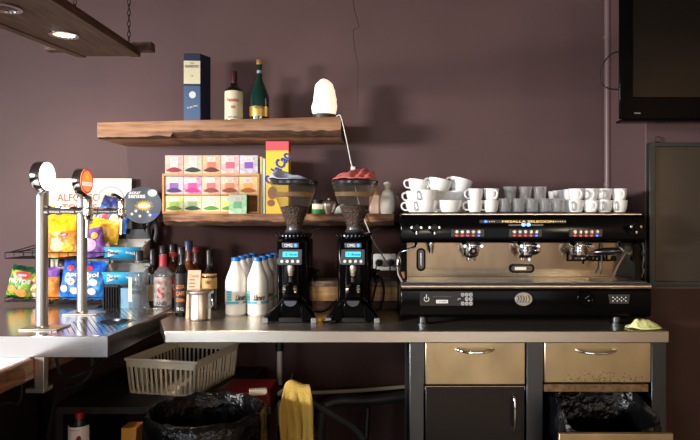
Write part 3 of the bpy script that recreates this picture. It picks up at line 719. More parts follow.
# ================================================================== wall socket, wooden box, small things behind
so = thing('wall_socket', 'white double wall socket behind the grinder nearest the machine', 'socket', (X(385, WALL), WALL, Z(271, WALL)))
SY = WALL - .012
bm = nb(); prism(bm, rrect(X(385, WALL), Z(262, WALL), .12, .086, .008), SY, WALL - .0005, 'Y'); obj('plate', bm, WHITEP, so, bevel=.003)
for px in (379, 390.5):
    bm = nb(); lathe(bm, [(.024, SY - .002), (.024, SY + .001), (.019, SY - .0005), (0, SY)], 24, (X(px, WALL), 0, Z(262.5, WALL)), axis='Y'); obj('socket_well', bm, M('socket_grey', (190, 188, 180), .4), so)
def plug(label, px, mat, pts):
    p = thing('power_plug', label, 'plug', (X(px, WALL), SY, Z(262.5, WALL))); c = Vector((X(px, WALL), SY - .003, Z(262.5, WALL)))
    bm = nb(); lathe(bm, [(0, 0), (.018, 0), (.018, -.02), (.012, -.032), (0, -.034)], 18, c, axis='Y'); obj('body', bm, mat, p)
    bm = nb(); tube(bm, [c + Vector((0, -.03, 0))] + pts, .0035, 8, smooth=6); obj('cord', bm, mat, p)
plug('black plug in the wall socket half hidden by the grinder', 379, RUBBER, [at(376, 268, 3.02), at(375, 285, 3.03), at(372, 293, 3.035)])
plug('grey plug on a thin cord in the wall socket beside the machine', 390.5, GREYP, [at(390, 268, 3.03), at(391, 280, 3.035), at(395, 288, 3.04), at(397, 298, 3.05)])
wb = thing('wooden_box', 'low light wooden box against the wall behind the grinders', 'box', (X(355, 2.98), 2.98, CT))
xa, xb = X(309, 2.9), X(397.5, 2.9); zt = Z(286.5, 2.9)
bm = nb(); box(bm, xa, xb, 2.9, 3.06, CT, zt); obj('body', bm, BOXW, wb, bevel=.003)
bm = nb(); box(bm, xa - .004, xa + .15, 2.89, 3.06, zt, zt + .026); obj('top_slat', bm, ramp_mat('worn_slat', [(.3, (110, 92, 78)), (.7, (176, 152, 128))], 14, (2, 8, 8), .7), wb, bevel=.003)
bm = nb(); box(bm, xb - .10, xb, 2.89, 3.06, zt, zt + .026); obj('top_slat', bm, ramp_mat('worn_slat', [], 1), wb, bevel=.003)
bm = nb(); box(bm, xa, xb, 2.888, 2.9, CT, Z(301, 2.89)); obj('plinth', bm, OLDW, wb, bevel=.003)
bm = nb(); tube(bm, [(X(343, 2.82), 2.82, CT + .10), (X(339, 2.81), 2.81, CT + .07), (X(330, 2.80), 2.8, CT + .025), (X(322, 2.80), 2.80, CT + .005), (X(310, 2.82), 2.82, CT + .005)], .005, 8, smooth=6)
tag(obj('power_cable', bm, RUBBER, origin=(X(330, 2.8), 2.8, CT)), 'black cord curling over the worktop between the two grinders', 'cord')
bm = nb(); tube(bm, [(X(372, 2.79), 2.79, CT + .05), (X(378, 2.79), 2.8, CT + .16), (X(382.5, 2.8), 2.8, CT + .15), (X(384, 2.8), 2.8, CT + .09), (X(381, 2.82), 2.82, CT + .02), (X(377, 2.83), 2.83, CT + .006)], .005, 8, smooth=6)
tag(obj('power_cable', bm, RUBBER, origin=(X(380, 2.8), 2.8, CT)), 'black looped cord between the grinder and the coffee machine', 'cord')
y = 2.56; x = X(318.5, y); bm = nb(); lathe(bm, [(0, CT), (.015, CT), (.017, CT + .003), (.017, CT + .013), (.014, CT + .017), (0, CT + .017)], 20, (x, y, 0))
tag(obj('yellow_stopper', bm, M('yellow_cap', (216, 168, 36), .35), origin=(x, y, CT)), 'small yellow stopper on the worktop beside the left grinder foot', 'stopper')
y = 2.50; bm = nb(); tube(bm, [(X(323, y), y, CT + .008), (X(335, 2.52), 2.52, CT + .008)], [.006, .008], 10)
tag(obj('brush_handle', bm, BLACKM, origin=(x, y, CT)), 'short black handle lying between the grinder feet', 'handle')

# ================================================================== milk bottles
MILKM = M('milk_bottle_white', (238, 236, 228), .32, var=0); BLUEC = M('milk_cap_blue', (20, 112, 200), .35)
mk = thing('milk_bottle', '', 'milk bottle', (0, 0, 0), 'milk bottles in two columns')
r = .0475; hh = .262
pr = [(0, .004), (.03, .001), (.041, 0), (r, .008), (r * 1.0, .02), (r * .975, .05), (r, .085), (r, .15)]
for k in range(1, 11): t = k / 10; s = t * t * (3 - 2 * t) * .75 + .25 * t; pr.append((r + (.019 - r) * s, .15 + .098 * t))
pr += [(.0185, .256), (0, .256)]
bm = nb(); lathe(bm, pr, 32)
for v in bm.verts:
    if v.co.z < .06:
        a = math.atan2(v.co.y, v.co.x); v.co.x *= 1 - .012 * (.06 - v.co.z) / .06 * (1 + math.cos(16 * a)); v.co.y *= 1 - .012 * (.06 - v.co.z) / .06 * (1 + math.cos(16 * a))
o = obj('body', bm, MILKM, None); o.parent = mk
bm = nb(); lathe(bm, [(0, hh - .017), (.021, hh - .017), (.0215, hh - .006), (.02, hh), (.012, hh + .001), (0, hh + .001)], 28); o = obj('cap', bm, BLUEC, None); o.parent = mk
bm = nb(); lathe(bm, [(r + .0008, .052), (r + .0012, .056), (r + .0012, .104), (r + .0008, .108)], 32); lb = obj('label', bm, M('milk_label', (226, 216, 204), .4, var=.10, vscale=30), None); lb.parent = mk
bm = nb(); lathe(bm, [(r + .0018, .056), (r + .0018, .067)], 32, (0, 0, 0), -PI * .86, -PI * .42); lathe(bm, [(r + .0018, .056), (r + .0018, .067)], 32, (0, 0, 0), -PI * .3, PI * .5)
for k in range(4): lathe(bm, [(r + .0018, .070 + .0115 * k), (r + .0018, .0795 + .0115 * k)], 8, (0, 0, 0), -PI * .80, -PI * .63)
o = obj('blue_print', bm, M('milk_cyan', (60, 178, 208), .4), None); o.parent = lb
bm = nb(); text(bm, 'Llanera', .052, .026, wrap(r + .0026, .084, -PI * .34), slant=.25, bold=.03); o = obj('lettering', bm, PRINT_K, None); o.parent = lb
u = []
names = [['white milk bottle with blue cap, front of the pair column beside the tin side', 'second', 'third', 'last']]
ML = [('left column, at the very front', 'left column, second from the front', 'left column, third from the front', 'left column, at the back'),
      ('right column, at the very front', 'right column, second from the front', 'right column, third from the front', 'right column, at the back beside the grinder')]
for ci, (x0, y0, dx) in enumerate(((X(236, 2.74), 2.74, .004), (X(257.5, 2.74), 2.74, .008))):
    for k in range(4):
        place(mk, u, 'white milk bottle with blue cap, ' + ML[ci][k], (x0 + dx * k, y0 + .1005 * k, CT), [0.0, .35, -.5, .2][k] + (0.25 if ci == 0 else -.1))

# ================================================================== bottles left of the milk, tin and cards
CLG = glass_mat('clear_bottle_glass', (238, 242, 242), .05, 1.3, .14, (206, 214, 220))  # pale diffuse share imitates window light reflected by the bottles
def amber(n, c): return M('liquor_' + n, c, .1, coat=.4)
LABY = M('yellowish_label', (228, 214, 160), .5); LABW = M('white_label', (232, 228, 220), .5)
B = lambda px, Y: (X(px, Y), Y, CT)
def HB(py, Y): return Z(py, Y) - CT
bottle('liquor_bottle', 'clear rum bottle with dark cap and yellowish label, in front of the blue cartons', B(139, 2.875), .045, HB(250.5, 2.875), CLG, M('dark_cap', (40, 36, 36), .4), .017, .62, .82, .05, .019, LABY, (.16, .56), words=[('RON', .04, .02, .09, PRINT_K)], la=(-PI * .98, -PI * .62))
bottle('liquor_bottle', 'slim dark bottle with a black neck and gold top, behind the clear rum bottle', B(153.2, 2.965), .032, HB(249, 2.965), amber('verydark', (22, 15, 13)), M('black_cap', (18, 17, 18), .35), .015, .56, .74, .075, .018, M('dark_gold_label', (150, 120, 70), .45), (.12, .4), bands=[(GOLD, .955, .985)])
bottle('liquor_bottle', 'clear liquor bottle with red neck foil and ornate red label', B(163, 2.885), .041, HB(245.5, 2.885), CLG, M('black_cap', (0, 0, 0)), .0165, .56, .7, .04, .019, M('grey_ornate_label', (170, 164, 160), .45, var=.45, vscale=48), (.08, .52), bands=[(M('red_foil', (196, 52, 60), .35), .68, .86)], words=[('CARLOTA', .056, .016, .135, PRINT_R), ('S', .036, .06, .085, PRINT_R), ('ANIS', .05, .018, .036, PRINT_K)])
bottle('liquor_bottle', 'brown liquor bottle with red neck band and round red label, behind the red-foil bottle', B(173, 2.99), .042, HB(244, 2.99), amber('brown', (52, 24, 14)), M('black_cap', (0, 0, 0)), .017, .55, .72, .035, .02, M('red_label', (190, 40, 44), .45), (.16, .48), bands=[(M('red_foil', (0, 0, 0)), .8, .88)], words=[('1870', .04, .03, .1, WHITEP)])
bottle('liquor_bottle', 'black liquor bottle with orange lettered label beside the beige card', B(181.5, 2.71), .029, HB(247, 2.71), amber('black', (14, 13, 14)), M('black_cap', (0, 0, 0)), .014, .6, .76, .034, .0165, M('black_label', (20, 20, 22), .5), (.06, .62),
       words=[('LICOR', .04, .016, .135, M('orange_print', (226, 132, 60), .5)), ('CAFE', .04, .018, .105, M('orange_print', (0, 0, 0))), ('CREMA', .04, .016, .075, M('orange_print', (0, 0, 0))), ('70 CL', .036, .014, .035, WHITEP)], bands=[(GOLD, .955, .975)])
bottle('liquor_bottle', 'tall amber bottle with a navy cap, behind the beige card', B(188.5, 2.92), .038, HB(240.5, 2.92), amber('amber', (92, 48, 22)), M('navy_cap', (36, 44, 78), .4), .016, .54, .72, .05, .02, M('dim_label', (150, 130, 100), .5), (.14, .42))
bottle('liquor_bottle', 'amber bottle with a small red cap, right of the navy-capped bottle', B(195.5, 3.02), .036, HB(247, 3.02), amber('amber2', (84, 50, 34)), M('small_red_cap', (168, 34, 40), .4), .016, .54, .74, .024, .018, M('dim_label', (0, 0, 0)), (.14, .42))
bottle('wine_bottle', 'dark wine bottle with gold label behind the tin, right of the liquor bottles', B(209.5, 2.88), .035, HB(250, 2.88), DKGL, M('black_foil', (20, 16, 16), .4), .0145, .56, .74, .07, .016, M('gold_label', (190, 150, 86), .45), (.36, .54), bands=[(M('gold_label', (0, 0, 0)), .58, .61)], words=[('ORO', .03, .016, .135, PRINT_K)])
# beige recipe card on a folded stand
y = 2.645
cd = thing('menu_card', 'beige printed card standing behind the steel tin', 'card', (X(192, y), y + .02, CT))
bm = nb(); prism(bm, [(y, CT), (y + .0015, CT), (y + .035, CT + .205), (y + .07, CT), (y + .0715, CT), (y + .036, CT + .209), (y + .034, CT + .209)], X(185.5, y), X(198.5, y), 'X')
obj('folded_card', bm, M('beige_card', (206, 184, 158), .6), cd)
sl_ = .034 / .209
def cf(a, b): return Vector((X(192, y) + a, y + (b - CT) * sl_ - .0012, b))
bm = nb(); text(bm, 'Carta', .04, .014, lambda a, b: cf(a, CT + .185 + b)); obj('heading', bm, M('orange_heading', (206, 112, 60), .6), cd)
bm = nb()
for k in range(9):
    w_ = .04 * random.uniform(.6, 1)
    bm.faces.new([bm.verts.new(cf(a, CT + .165 - k * .015 + b)) for a, b in ((-.02, 0), (-.02 + w_, 0), (-.02 + w_, .004), (-.02, .004))])
obj('text_lines', bm, M('card_print', (120, 92, 76), .7), cd)
# tin
y = 2.615
tn = thing('steel_tin', 'round steel tin with overhanging lid on the worktop edge', 'tin', (X(200, y), y, CT))
x = X(200, y); zt = Z(292, y)
bm = nb(); lathe(bm, [(0, CT), (.042, CT), (.0465, CT + .003), (.0475, CT + .007), (.046, CT + .01), (.046, zt - .006), (0, zt - .006)], 40, (x, y, 0)); obj('body', bm, STEEL, tn)
bm = nb(); lathe(bm, [(0, zt - .006), (.056, zt - .006), (.058, zt - .002), (.058, zt + .006), (.054, zt + .009), (0, zt + .011)], 40, (x, y, 0)); obj('lid', bm, STEEL, tn)
bm = nb(); tube(bm, [(x + .044, y - .02, zt - .02), (x + .06, y - .028, zt - .025), (x + .062, y - .028, zt - .055), (x + .045, y - .02, zt - .065)], .003, 8, smooth=4); obj('handle', bm, CHROME, tn)

# ================================================================== espresso machine
em = thing('espresso_machine', 'large black and steel three-group espresso machine at the worktop end', 'espresso machine', (.575, 2.72, CT))
XA, XB = .0635, 1.0895
bm = nb(); prism(bm, [(2.452, .945), (2.448, 1.0), (2.452, 1.05), (2.47, 1.056), (3.02, 1.056), (3.02, .935), (2.47, .935)], XA, XB, 'X'); obj('lower_body', bm, BLACK, em, bevel=.006)
bm = nb(); prism(bm, [(2.52, 1.239), (2.497, 1.25), (2.494, 1.30), (2.505, 1.352), (2.515, 1.357), (3.02, 1.357), (3.02, 1.239)], XA, XB - .004, 'X'); obj('head', bm, BLACK, em, bevel=.006)
for x0, x1 in ((XA, XA + .03), (XB - .034, XB - .004)):
    bm = nb(); prism(bm, [(2.535, 1.056), (2.56, 1.24), (3.02, 1.24), (3.02, 1.056)], x0, x1, 'X'); obj('side_panel', bm, BLACK, em, bevel=.004)
BACKS = M('backsplash_steel', (196, 178, 152), .17, 1.0, bump=.03, bscale=14, var=.28, vscale=4, stretch=(1.6, 1, .7))  # blotchy tint imitates uneven reflections in the plate
bm = nb(); prism(bm, [(2.665, 1.078), (2.655, 1.239), (2.69, 1.239), (2.69, 1.056), (2.665, 1.056)], XA + .03, XB - .034, 'X'); obj('backsplash', bm, BACKS, em)
bm = nb(); box(bm, XA + .002, XB - .002, 2.448, 2.664, 1.056, 1.0775); dt = obj('drip_tray', bm, STEEL, em, bevel=.006)
bm = nb()
for k in range(11): yy = 2.468 + .0175 * k; box(bm, XA + .012, XB - .012, yy, yy + .011, 1.0775, 1.0805)
for xx in (XA + .012, .40, .74, XB - .018): box(bm, xx, xx + .006, 2.465, 2.655, 1.0772, 1.0797)
obj('grille', bm, STEEL_D, dt)
bm = nb(); tube(bm, [(XA + .004, 2.455, 1.064), (XB - .004, 2.455, 1.064)], .0115, 14); obj('tray_lip', bm, STEEL, dt)
for px in (423, 616):
    for yy in (2.51, 2.96):
        bm = nb(); x = X(px, 2.51); lathe(bm, [(0, CT), (.024, CT), (.024, CT + .006), (.019, CT + .009), (.019, CT + .036), (0, CT + .036)], 20, (x, yy, 0)); obj('foot', bm, STEEL_D if yy < 2.6 else BLACKM, em)
# cup rail
bm = nb(); box(bm, XA + .01, XB - .014, 2.515, 3.01, 1.357, 1.3605); obj('cup_tray', bm, STEEL, em)
bm = nb()
for yy, z in ((2.508, 1.3645),): tube(bm, [(XA + .01, yy, z), (XB - .014, yy, z)], .0032, 8)
obj('cup_rail', bm, STEEL_D, em)
# steam knobs
for px, py in ((416, 228.5), (434, 228.5), (634, 227.5)):
    x, z = X(px, 2.47), Z(py, 2.47)
    bm = nb(); lathe(bm, [(0, 2.44), (.013, 2.44), (.017, 2.446), (.017, 2.47), (.011, 2.476), (.011, 2.5)], 20, (x, 0, z), axis='Y'); kb = obj('steam_knob', bm, BLACK, em)
    bm = nb()
    for s in (-1, 1): obox(bm, (x + s * .019, 2.455, z + .004), (.006, .008, .006))
    obox(bm, (x, 2.45, z - .017), (.004, .008, .008)); obj('knob_grip', bm, CHROME, kb, bevel=.002)
# button panels
for pc in (467.5, 525, 585.5):
    x, z = X(pc, 2.495), Z(233, 2.495)
    bm = nb(); prism(bm, rrect(x, z, .136, .03, .004), 2.4885, 2.496, 'Y'); bp = obj('button_panel', bm, M('panel_black', (26, 26, 28), .3), em)
    for k in range(5):
        xx = x - .046 + .023 * k
        bm = nb(); lathe(bm, [(0, 2.483), (.0062, 2.483), (.0085, 2.489)], 14, (xx, 0, z + .005), axis='Y'); obj('button', bm, STEEL, bp)
        bm = nb(); prism(bm, rrect(xx, z - .0105, .009, .005, .002, 2), 2.4868, 2.489, 'Y'); obj('indicator_light', bm, LEDB if k == 4 else LEDR, bp)
# top lettering row with blue lights
x, z = X(523, 2.492), Z(221.5, 2.492)
bm = nb(); prism(bm, rrect(x, z, .36, .013, .003), 2.4925, 2.497, 'Y'); st = obj('lettering_strip', bm, M('strip_black', (16, 15, 14), .3), em)
bm = nb(); text(bm, 'MESALLA SELECION', .215, .0085, flat(X(528, 2.492), 2.4915, z)); 
for k in range(5):
    for s in (-1, 1): prism(bm, ell(x + s * (.128 + .0095 * k) + .008, z, .0016, .0022, 8), 2.4912, 2.492, 'Y')
obj('lettering', bm, LEDY, st)
bm = nb(); prism(bm, ell(X(485.5, 2.492), z, .005, .005, 12), 2.490, 2.493, 'Y'); obj('pilot_light', bm, LEDB, st)
bm = nb(); prism(bm, rrect(X(526, 2.492), Z(225, 2.492), .145, .006, .002), 2.492, 2.497, 'Y'); obj('light_bar', bm, STEEL_D, em)
for px in (523.5, 528.5):
    bm = nb(); prism(bm, rrect(X(px, 2.492), Z(224.7, 2.492), .014, .012, .004), 2.4895, 2.493, 'Y'); obj('pilot_light', bm, M('bright_blue_led', (90, 160, 255), .4, emit=(70, 140, 255), es=8), em)
# group heads and portafilters
for gx, kind in ((X(471, 2.57), 0), (X(526, 2.57), 1), (X(579, 2.57), 2)):
    bm = nb(); lathe(bm, [(0, 1.24), (.037, 1.24), (.04, 1.232), (.04, 1.224), (.034, 1.22), (.034, 1.212), (.038, 1.209), (.038, 1.202), (.03, 1.197), (0, 1.197)], 30, (gx, 2.575, 0))
    box(bm, gx - .028, gx + .028, 2.57, 2.66, 1.208, 1.24); gh = obj('group_head', bm, CHROME, em)
    bm = nb()
    for s in (-1, 1): lathe(bm, [(0, 2.50), (.007, 2.50), (.009, 2.506), (.009, 2.55)], 12, (gx + s * .035, 0, 1.226), axis='Y')
    obj('bolt', bm, CHROME, gh)
    pf_ = thing('portafilter', '', '', (0, 0, 0)); pf_.parent = em; pf_.location = (0, 0, 0)
    for kx in ('label', 'category'): del pf_[kx]
    bm = nb(); lathe(bm, [(.03, 1.202), (.034, 1.198), (.033, 1.186), (.024, 1.176), (0, 1.174)], 26, (gx, 2.575, 0)); obj('basket', bm, CHROME, pf_)
    bm = nb()
    for s in (-1, 1): tube(bm, [(gx, 2.575, 1.178), (gx + s * .012, 2.57, 1.172), (gx + s * .014, 2.568, 1.166 if kind == 2 else 1.158)], [.008, .007, .006], 10, smooth=3)
    obj('spout', bm, CHROME, pf_)
    e = {0: (X(473.5, 2.42), 2.42, Z(251.0, 2.42)), 1: (X(538, 2.43), 2.43, Z(250, 2.43)), 2: (X(621, 2.475), 2.475, Z(250.5, 2.475))}[kind]
    s = Vector((gx, 2.56, 1.192)) + (Vector(e) - Vector((gx, 2.56, 1.192))).normalized() * .03
    e = Vector(e); m = s.lerp(e, .22)
    bm = nb(); tube(bm, [s, m], .0075, 10); obj('shank', bm, CHROME, pf_)
    bm = nb(); tube(bm, [m, s.lerp(e, .32), s.lerp(e, .55), s.lerp(e, .8), s.lerp(e, .95), e], [.010, .0135, .0165, .0155, .0125, .007], 16); obj('handle', bm, M('glossy_handle', (16, 16, 20), .22, coat=.3), pf_)
    if kind < 2:
        d = (e - s).normalized(); bm = nb(); cyl(bm, e - d * .002, e + d * .003, .0062, seg=14); obj('end_cap', bm, CHROME, pf_)
# sight glass, hot water tap, oval opening, hood
yb = 2.658
def ringplate(bm, outer, inner, y0, y1):
    n = len(outer); A = [[bm.verts.new((a, y, b)) for a, b in P] for P, y in ((outer, y1), (outer, y0), (inner, y0), (inner, y1))]
    for p, q in zip(A, A[1:]):
        for i in range(n): bm.faces.new((p[i], p[(i + 1) % n], q[(i + 1) % n], q[i]))
bm = nb(); cx_, cz_ = X(421, yb), Z(259.5, yb); ringplate(bm, rrect(cx_, cz_, .04, .102, .019), rrect(cx_, cz_, .024, .084, .011), yb - .008, yb + .002); sg = obj('sight_gauge', bm, BLACK, em, bevel=.001)
bm = nb(); prism(bm, rrect(cx_, cz_, .026, .086, .012), yb - .002, yb + .001, 'Y'); obj('gauge_tube', bm, M('gauge_brown', (120, 96, 70), .25), sg)
bm = nb(); cyl(bm, (cx_, yb - .004, cz_ - .03), (cx_, yb - .004, cz_ + .03), .004); obj('level_rod', bm, CHROME, sg)
bm = nb(); lathe(bm, [(0, 1.24), (.014, 1.24), (.015, 1.22), (.011, 1.21), (.009, 1.19), (0, 1.19)], 16, (X(431, 2.60), 2.60, 0)); obj('hot_water_spout', bm, CHROME, em)
yb2 = 2.662
bm = nb(); cx_, cz_ = X(521.5, yb2), Z(268.3, yb2); ringplate(bm, rrect(cx_, cz_, .112, .040, .019), rrect(cx_, cz_, .094, .024, .011), yb2 - .009, yb2 + .002); ov = obj('oval_window', bm, BLACK, em, bevel=.001)
bm = nb(); prism(bm, rrect(cx_, cz_, .096, .026, .012), yb2 - .003, yb2 + .001, 'Y'); obj('window_back', bm, M('gauge_dark_brown', (92, 74, 56), .25), ov)
bm = nb(); box(bm, cx_ - .03, cx_ + .02, yb2 - .0045, yb2 - .0025, cz_ - .007, cz_ + .006); obj('scale_card', bm, CREAM, ov)
bm = nb(); cz2 = Z(258.5, yb); o_, i_ = ell(cx_ + .012, cz2, .026, .016, 16, 0, PI), ell(cx_ + .012, cz2, .022, .010, 16, 0, PI); prism(bm, o_ + i_[::-1], yb - .003, yb + .003, 'Y'); obj('arched_hood', bm, STEEL_D, em)
bm = nb(); text(bm, 'LaSpaziaLe', .220, .048, flat(X(591.5, yb), yb - .0035, Z(258.3, yb)), bold=.03)
r_ = bmesh.ops.extrude_face_region(bm, geom=bm.faces[:])
bmesh.ops.translate(bm, verts=[v for v in r_['geom'] if isinstance(v, bmesh.types.BMVert)], vec=(0, .006, 0))
obj('lettering', bm, M('letter_black', (6, 6, 6), .6, spec=.1), em, smooth=0)
# wands
bm = nb(); tube(bm, [(X(416, 2.56), 2.56, 1.24), (X(415, 2.54), 2.54, 1.222), (X(408, 2.5), 2.5, 1.212), (X(401, 2.46), 2.46, 1.205), (X(398.2, 2.44), 2.44, 1.18), (X(398, 2.44), 2.44, 1.12), (X(402, 2.44), 2.44, 1.085)], .0055, 10, smooth=6); wd = obj('steam_wand', bm, CHROME, em)
bm = nb(); cyl(bm, (X(403, 2.44), 2.44, 1.125), (X(404, 2.44), 2.44, 1.10), .008, .005); obj('wand_tip', bm, M('copper_tip', (200, 140, 100), .3, .8), wd)
bm = nb(); tube(bm, [(X(619, 2.56), 2.56, 1.24), (X(619, 2.545), 2.545, 1.228), (X(622, 2.53), 2.53, 1.215), (X(624.5, 2.52), 2.52, 1.20), (X(623, 2.515), 2.515, 1.185), (X(618, 2.51), 2.51, 1.15), (X(612.5, 2.505), 2.505, 1.098)], [.0055, .0055, .0055, .0055, .0065, .0075, .0065], 10, smooth=6); obj('steam_wand', bm, CHROME, em)
bm = nb(); tube(bm, [(X(602, 2.64), 2.64, 1.24), (X(601.5, 2.64), 2.64, 1.12), (X(600.5, 2.63), 2.63, 1.095)], .0035, 10); obj('water_pipe', bm, STEEL_D, em)
# lower panel
yl = 2.447
bm = nb(); prism(bm, rrect(X(446.5, yl), Z(298.5, yl), .218, .058, .004), yl - .002, yl + .004, 'Y'); sp = obj('switch_panel', bm, M('switch_panel_black', (20, 20, 22), .3), em)
bm = nb(); c_, z_ = X(426.5, yl), Z(299, yl)
o_, i_ = ell(c_, z_, .011, .011, 20, PI / 2 + .5, PI * 2.5 - .5), ell(c_, z_, .0085, .0085, 20, PI / 2 + .5, PI * 2.5 - .5); prism(bm, o_ + i_[::-1], yl - .0032, yl - .002, 'Y'); box(bm, c_ - .0013, c_ + .0013, yl - .0032, yl - .002, z_ + .002, z_ + .019); obj('power_symbol', bm, WHITEP, sp)
bm = nb(); text(bm, 'www.laspaziale', .075, .006, flat(X(442, yl), yl - .003, Z(296.5, yl))); obj('lettering', bm, GREYP, sp)
bm = nb(); prism(bm, rrect(X(442, yl), Z(301.5, yl), .048, .014, .001), yl - .003, yl - .002, 'Y'); sk = obj('sticker', bm, WHITEP, sp)
bm = nb(); text(bm, '12345', .036, .007, flat(X(442, yl), yl - .0036, Z(301.5, yl))); obj('lettering', bm, PRINT_K, sk)
bm = nb(); c_, z_ = X(466, yl), Z(299, yl)
for k in range(3):
    for q in range(3):
        a, b = c_ - .014 + .0165 * k, z_ - .018 + .018 * q
        if (k, q) == (0, 1): continue
        ringplate(bm, ell(a, b, .0068, .0074, 14), ell(a, b, .0048, .0052, 14), yl - .0032, yl - .002)
        prism(bm, ell(a, b, .0018, .002, 8), yl - .0032, yl - .002, 'Y')
tube(bm, [(c_ - .022, yl - .0026, z_), (c_ - .03, yl - .0026, z_ + .003), (c_ - .034, yl - .0026, z_ - .004)], .0012, 6); obj('floral_emblem', bm, WHITEP, sp)
bm = nb(); c_, z_ = X(523.5, yl), Z(299, yl); prism(bm, ell(c_, z_, .036, .028, 28), yl - .003, yl + .004, 'Y'); eb = obj('oval_badge', bm, M('badge_silver', (168, 166, 160), .25, .8), em, bevel=.001)
bm = nb()
for k in range(5):
    a = c_ - .024 + .011 * k
    tube(bm, [(a - .003, yl - .0036, z_ - .014), (a + .004, yl - .0036, z_), (a - .001, yl - .0036, z_ + .015)], .0016, 6, smooth=3)
obj('badge_lines', bm, M('badge_dark', (50, 48, 46), .4), eb)
bm = nb()
for a, b in ((.012, .008), (.017, -.004), (.006, .014)): prism(bm, ell(c_ + a, z_ + b, .006, .005, 10), yl - .0044, yl - .003, 'Y')
obj('badge_gold', bm, GOLD, eb)
bm = nb(); c_, z_ = X(585, yl), Z(298.5, yl); lathe(bm, [(.034, yl + .003), (.034, yl - .006), (.03, yl - .008), (.028, yl - .003), (0, yl - .003)], 28, (c_, 0, z_), axis='Y'); gg = obj('pressure_gauge', bm, BLACK, em)
bm = nb(); prism(bm, ell(c_ + .014, z_ - .008, .004, .003, 8), yl - .005, yl - .0028, 'Y'); tube(bm, [(c_, yl - .004, z_), (c_ + .016, yl - .004, z_ + .012)], .001, 6); obj('needle', bm, GREYP, gg)
bm = nb(); c_, z_ = X(619, yl), Z(299, yl); prism(bm, [(c_ - .043, z_ + .018), (c_ + .043, z_ + .018), (c_ + .038, z_ - .018), (c_ - .038, z_ - .018)], yl - .003, yl + .004, 'Y'); pl = obj('display_plate', bm, M('display_grey', (54, 54, 54), .35), em)
bm = nb(); prism(bm, [(c_ - .035, z_ + .012), (c_ + .035, z_ + .012), (c_ + .031, z_ - .012), (c_ - .031, z_ - .012)], yl - .0036, yl - .003, 'Y'); obj('display', bm, M('display_black', (22, 22, 22), .3), pl)
bm = nb()
for k in range(7):
    for q in range(3):
        if (k + q) % 2 == 0: prism(bm, ell(c_ - .026 + .0087 * k, z_ - .007 + .007 * q, .003, .0028, 8), yl - .0044, yl - .0036, 'Y')
obj('display_dots', bm, WHITEP, pl)

# ================================================================== cups and glasses on the machine
CUPZ = 1.3606
def cup_proto(nm, cat, r, h, group):
    c = thing(nm, '', cat, (0, 0, 0), group)
    pr = [(0, .004), (r * .5, .004), (r * .52, 0), (r * .6, 0), (r * .66, .006), (r * .84, h * .3), (r * .95, h * .65), (r, h), (r - .003, h), (r * .95 - .004, h * .65), (r * .82 - .004, h * .3), (r * .55, .012), (0, .010)]
    bm = nb(); lathe(bm, pr, 32); o = obj('bowl', bm, PORC, None); o.parent = c
    bm = nb(); a = r * .93
    tube(bm, [(-a + .002, 0, h * .82), (-a - .010, 0, h * .86), (-a - .020, 0, h * .72), (-a - .019, 0, h * .48), (-a - .008, 0, h * .30), (-a + .006, 0, h * .3)], [.004, .0045, .0045, .0042, .004, .004], 10, smooth=4); o = obj('handle', bm, PORC, None); o.parent = c
    return c
big = cup_proto('coffee_cup', 'cup', .053, .058, 'white cappuccino cups'); esp = cup_proto('espresso_cup', 'cup', .0335, .058, 'white espresso cups'); ub, ue = [], []
def pb(label, px, Y, lv, rz=0, rx=0, ry=0, dz=0): place(big, ub, label, (X(px, Y), Y, CUPZ + lv * .0445 + dz), rz, rx, ry)
def pe(label, px, Y, lv, rz=0, rx=0, ry=0, dz=0): place(esp, ue, label, (X(px, Y), Y, CUPZ + lv * .0495 + dz), rz, rx, ry)
pb('white cappuccino cup, second from the left in the bottom layer, lowest of its stack', 425.5, 2.58, 0, 0.7)
pb('white cappuccino cup in the middle layer, front cup of the left stack', 426, 2.58, 1, 0.9)
pb('white cappuccino cup at the far left of the bottom layer, behind the front stack', 417, 2.70, 0, 0.1)
pb('white cappuccino cup at the far left of the middle layer, behind the front stack', 417.5, 2.70, 1, 0.2)
pb('white cappuccino cup tilted on top at the far left, handle on the left', 418.5, 2.68, 2, 0.1, 0, .14, .004)
pb('white cappuccino cup alone at the front with handle left, second bottom stack', 450, 2.58, 0, 0.1)
pb('white cappuccino cup in the bottom layer behind the second front cup', 458, 2.70, 0, 2.4)
pb('white cappuccino cup in the middle layer behind, between the first two stacks', 440.5, 2.70, 1, 2.4, dz=.0)
pb('white cappuccino cup in the bottom layer hidden behind, between the first two stacks', 440, 2.70, 0, 2.4)
pb('white cappuccino cup in the middle layer, third from the left with handle left', 458, 2.69, 1, 0.0)
pb('white cappuccino cup tilted right on top, middle of the three top ones', 438, 2.66, 2, 0.2, 0, .22, .006)
pb('white cappuccino cup tilted right on top, last of the three top ones', 458.5, 2.68, 2, 0.3, 0, .26, .008)
pe('white espresso cup at the bottom, next to the cappuccino cups', 475, 2.57, 0, 0.1)
pe('white espresso cup on top, next to the cappuccino cups', 475.5, 2.57, 1, 0.4)
pe('white espresso cup at the bottom, beside the drinking glasses', 491, 2.57, 0, 0.1)
pe('white espresso cup on top, right beside the stacked drinking glasses', 491, 2.58, 1, 1.9, 0, -.05, .002)
cl = [('first', 576), ('second', 590.5), ('third', 604.5), ('fourth', 619.5)]
for i, (w_, px) in enumerate(cl):
    pe('white espresso cup at the bottom front, %s column right of the glasses' % w_, px, 2.57, 0, [.9, 1.7, 1.0, .8][i])
    pe('white espresso cup on top front, %s column right of the glasses' % w_, px + [0, 0, -.5, -.5][i], 2.57, 1, [1.7, 1.5, 1.1, 1.6][i], 0, [0, 0, 0, .0][i])
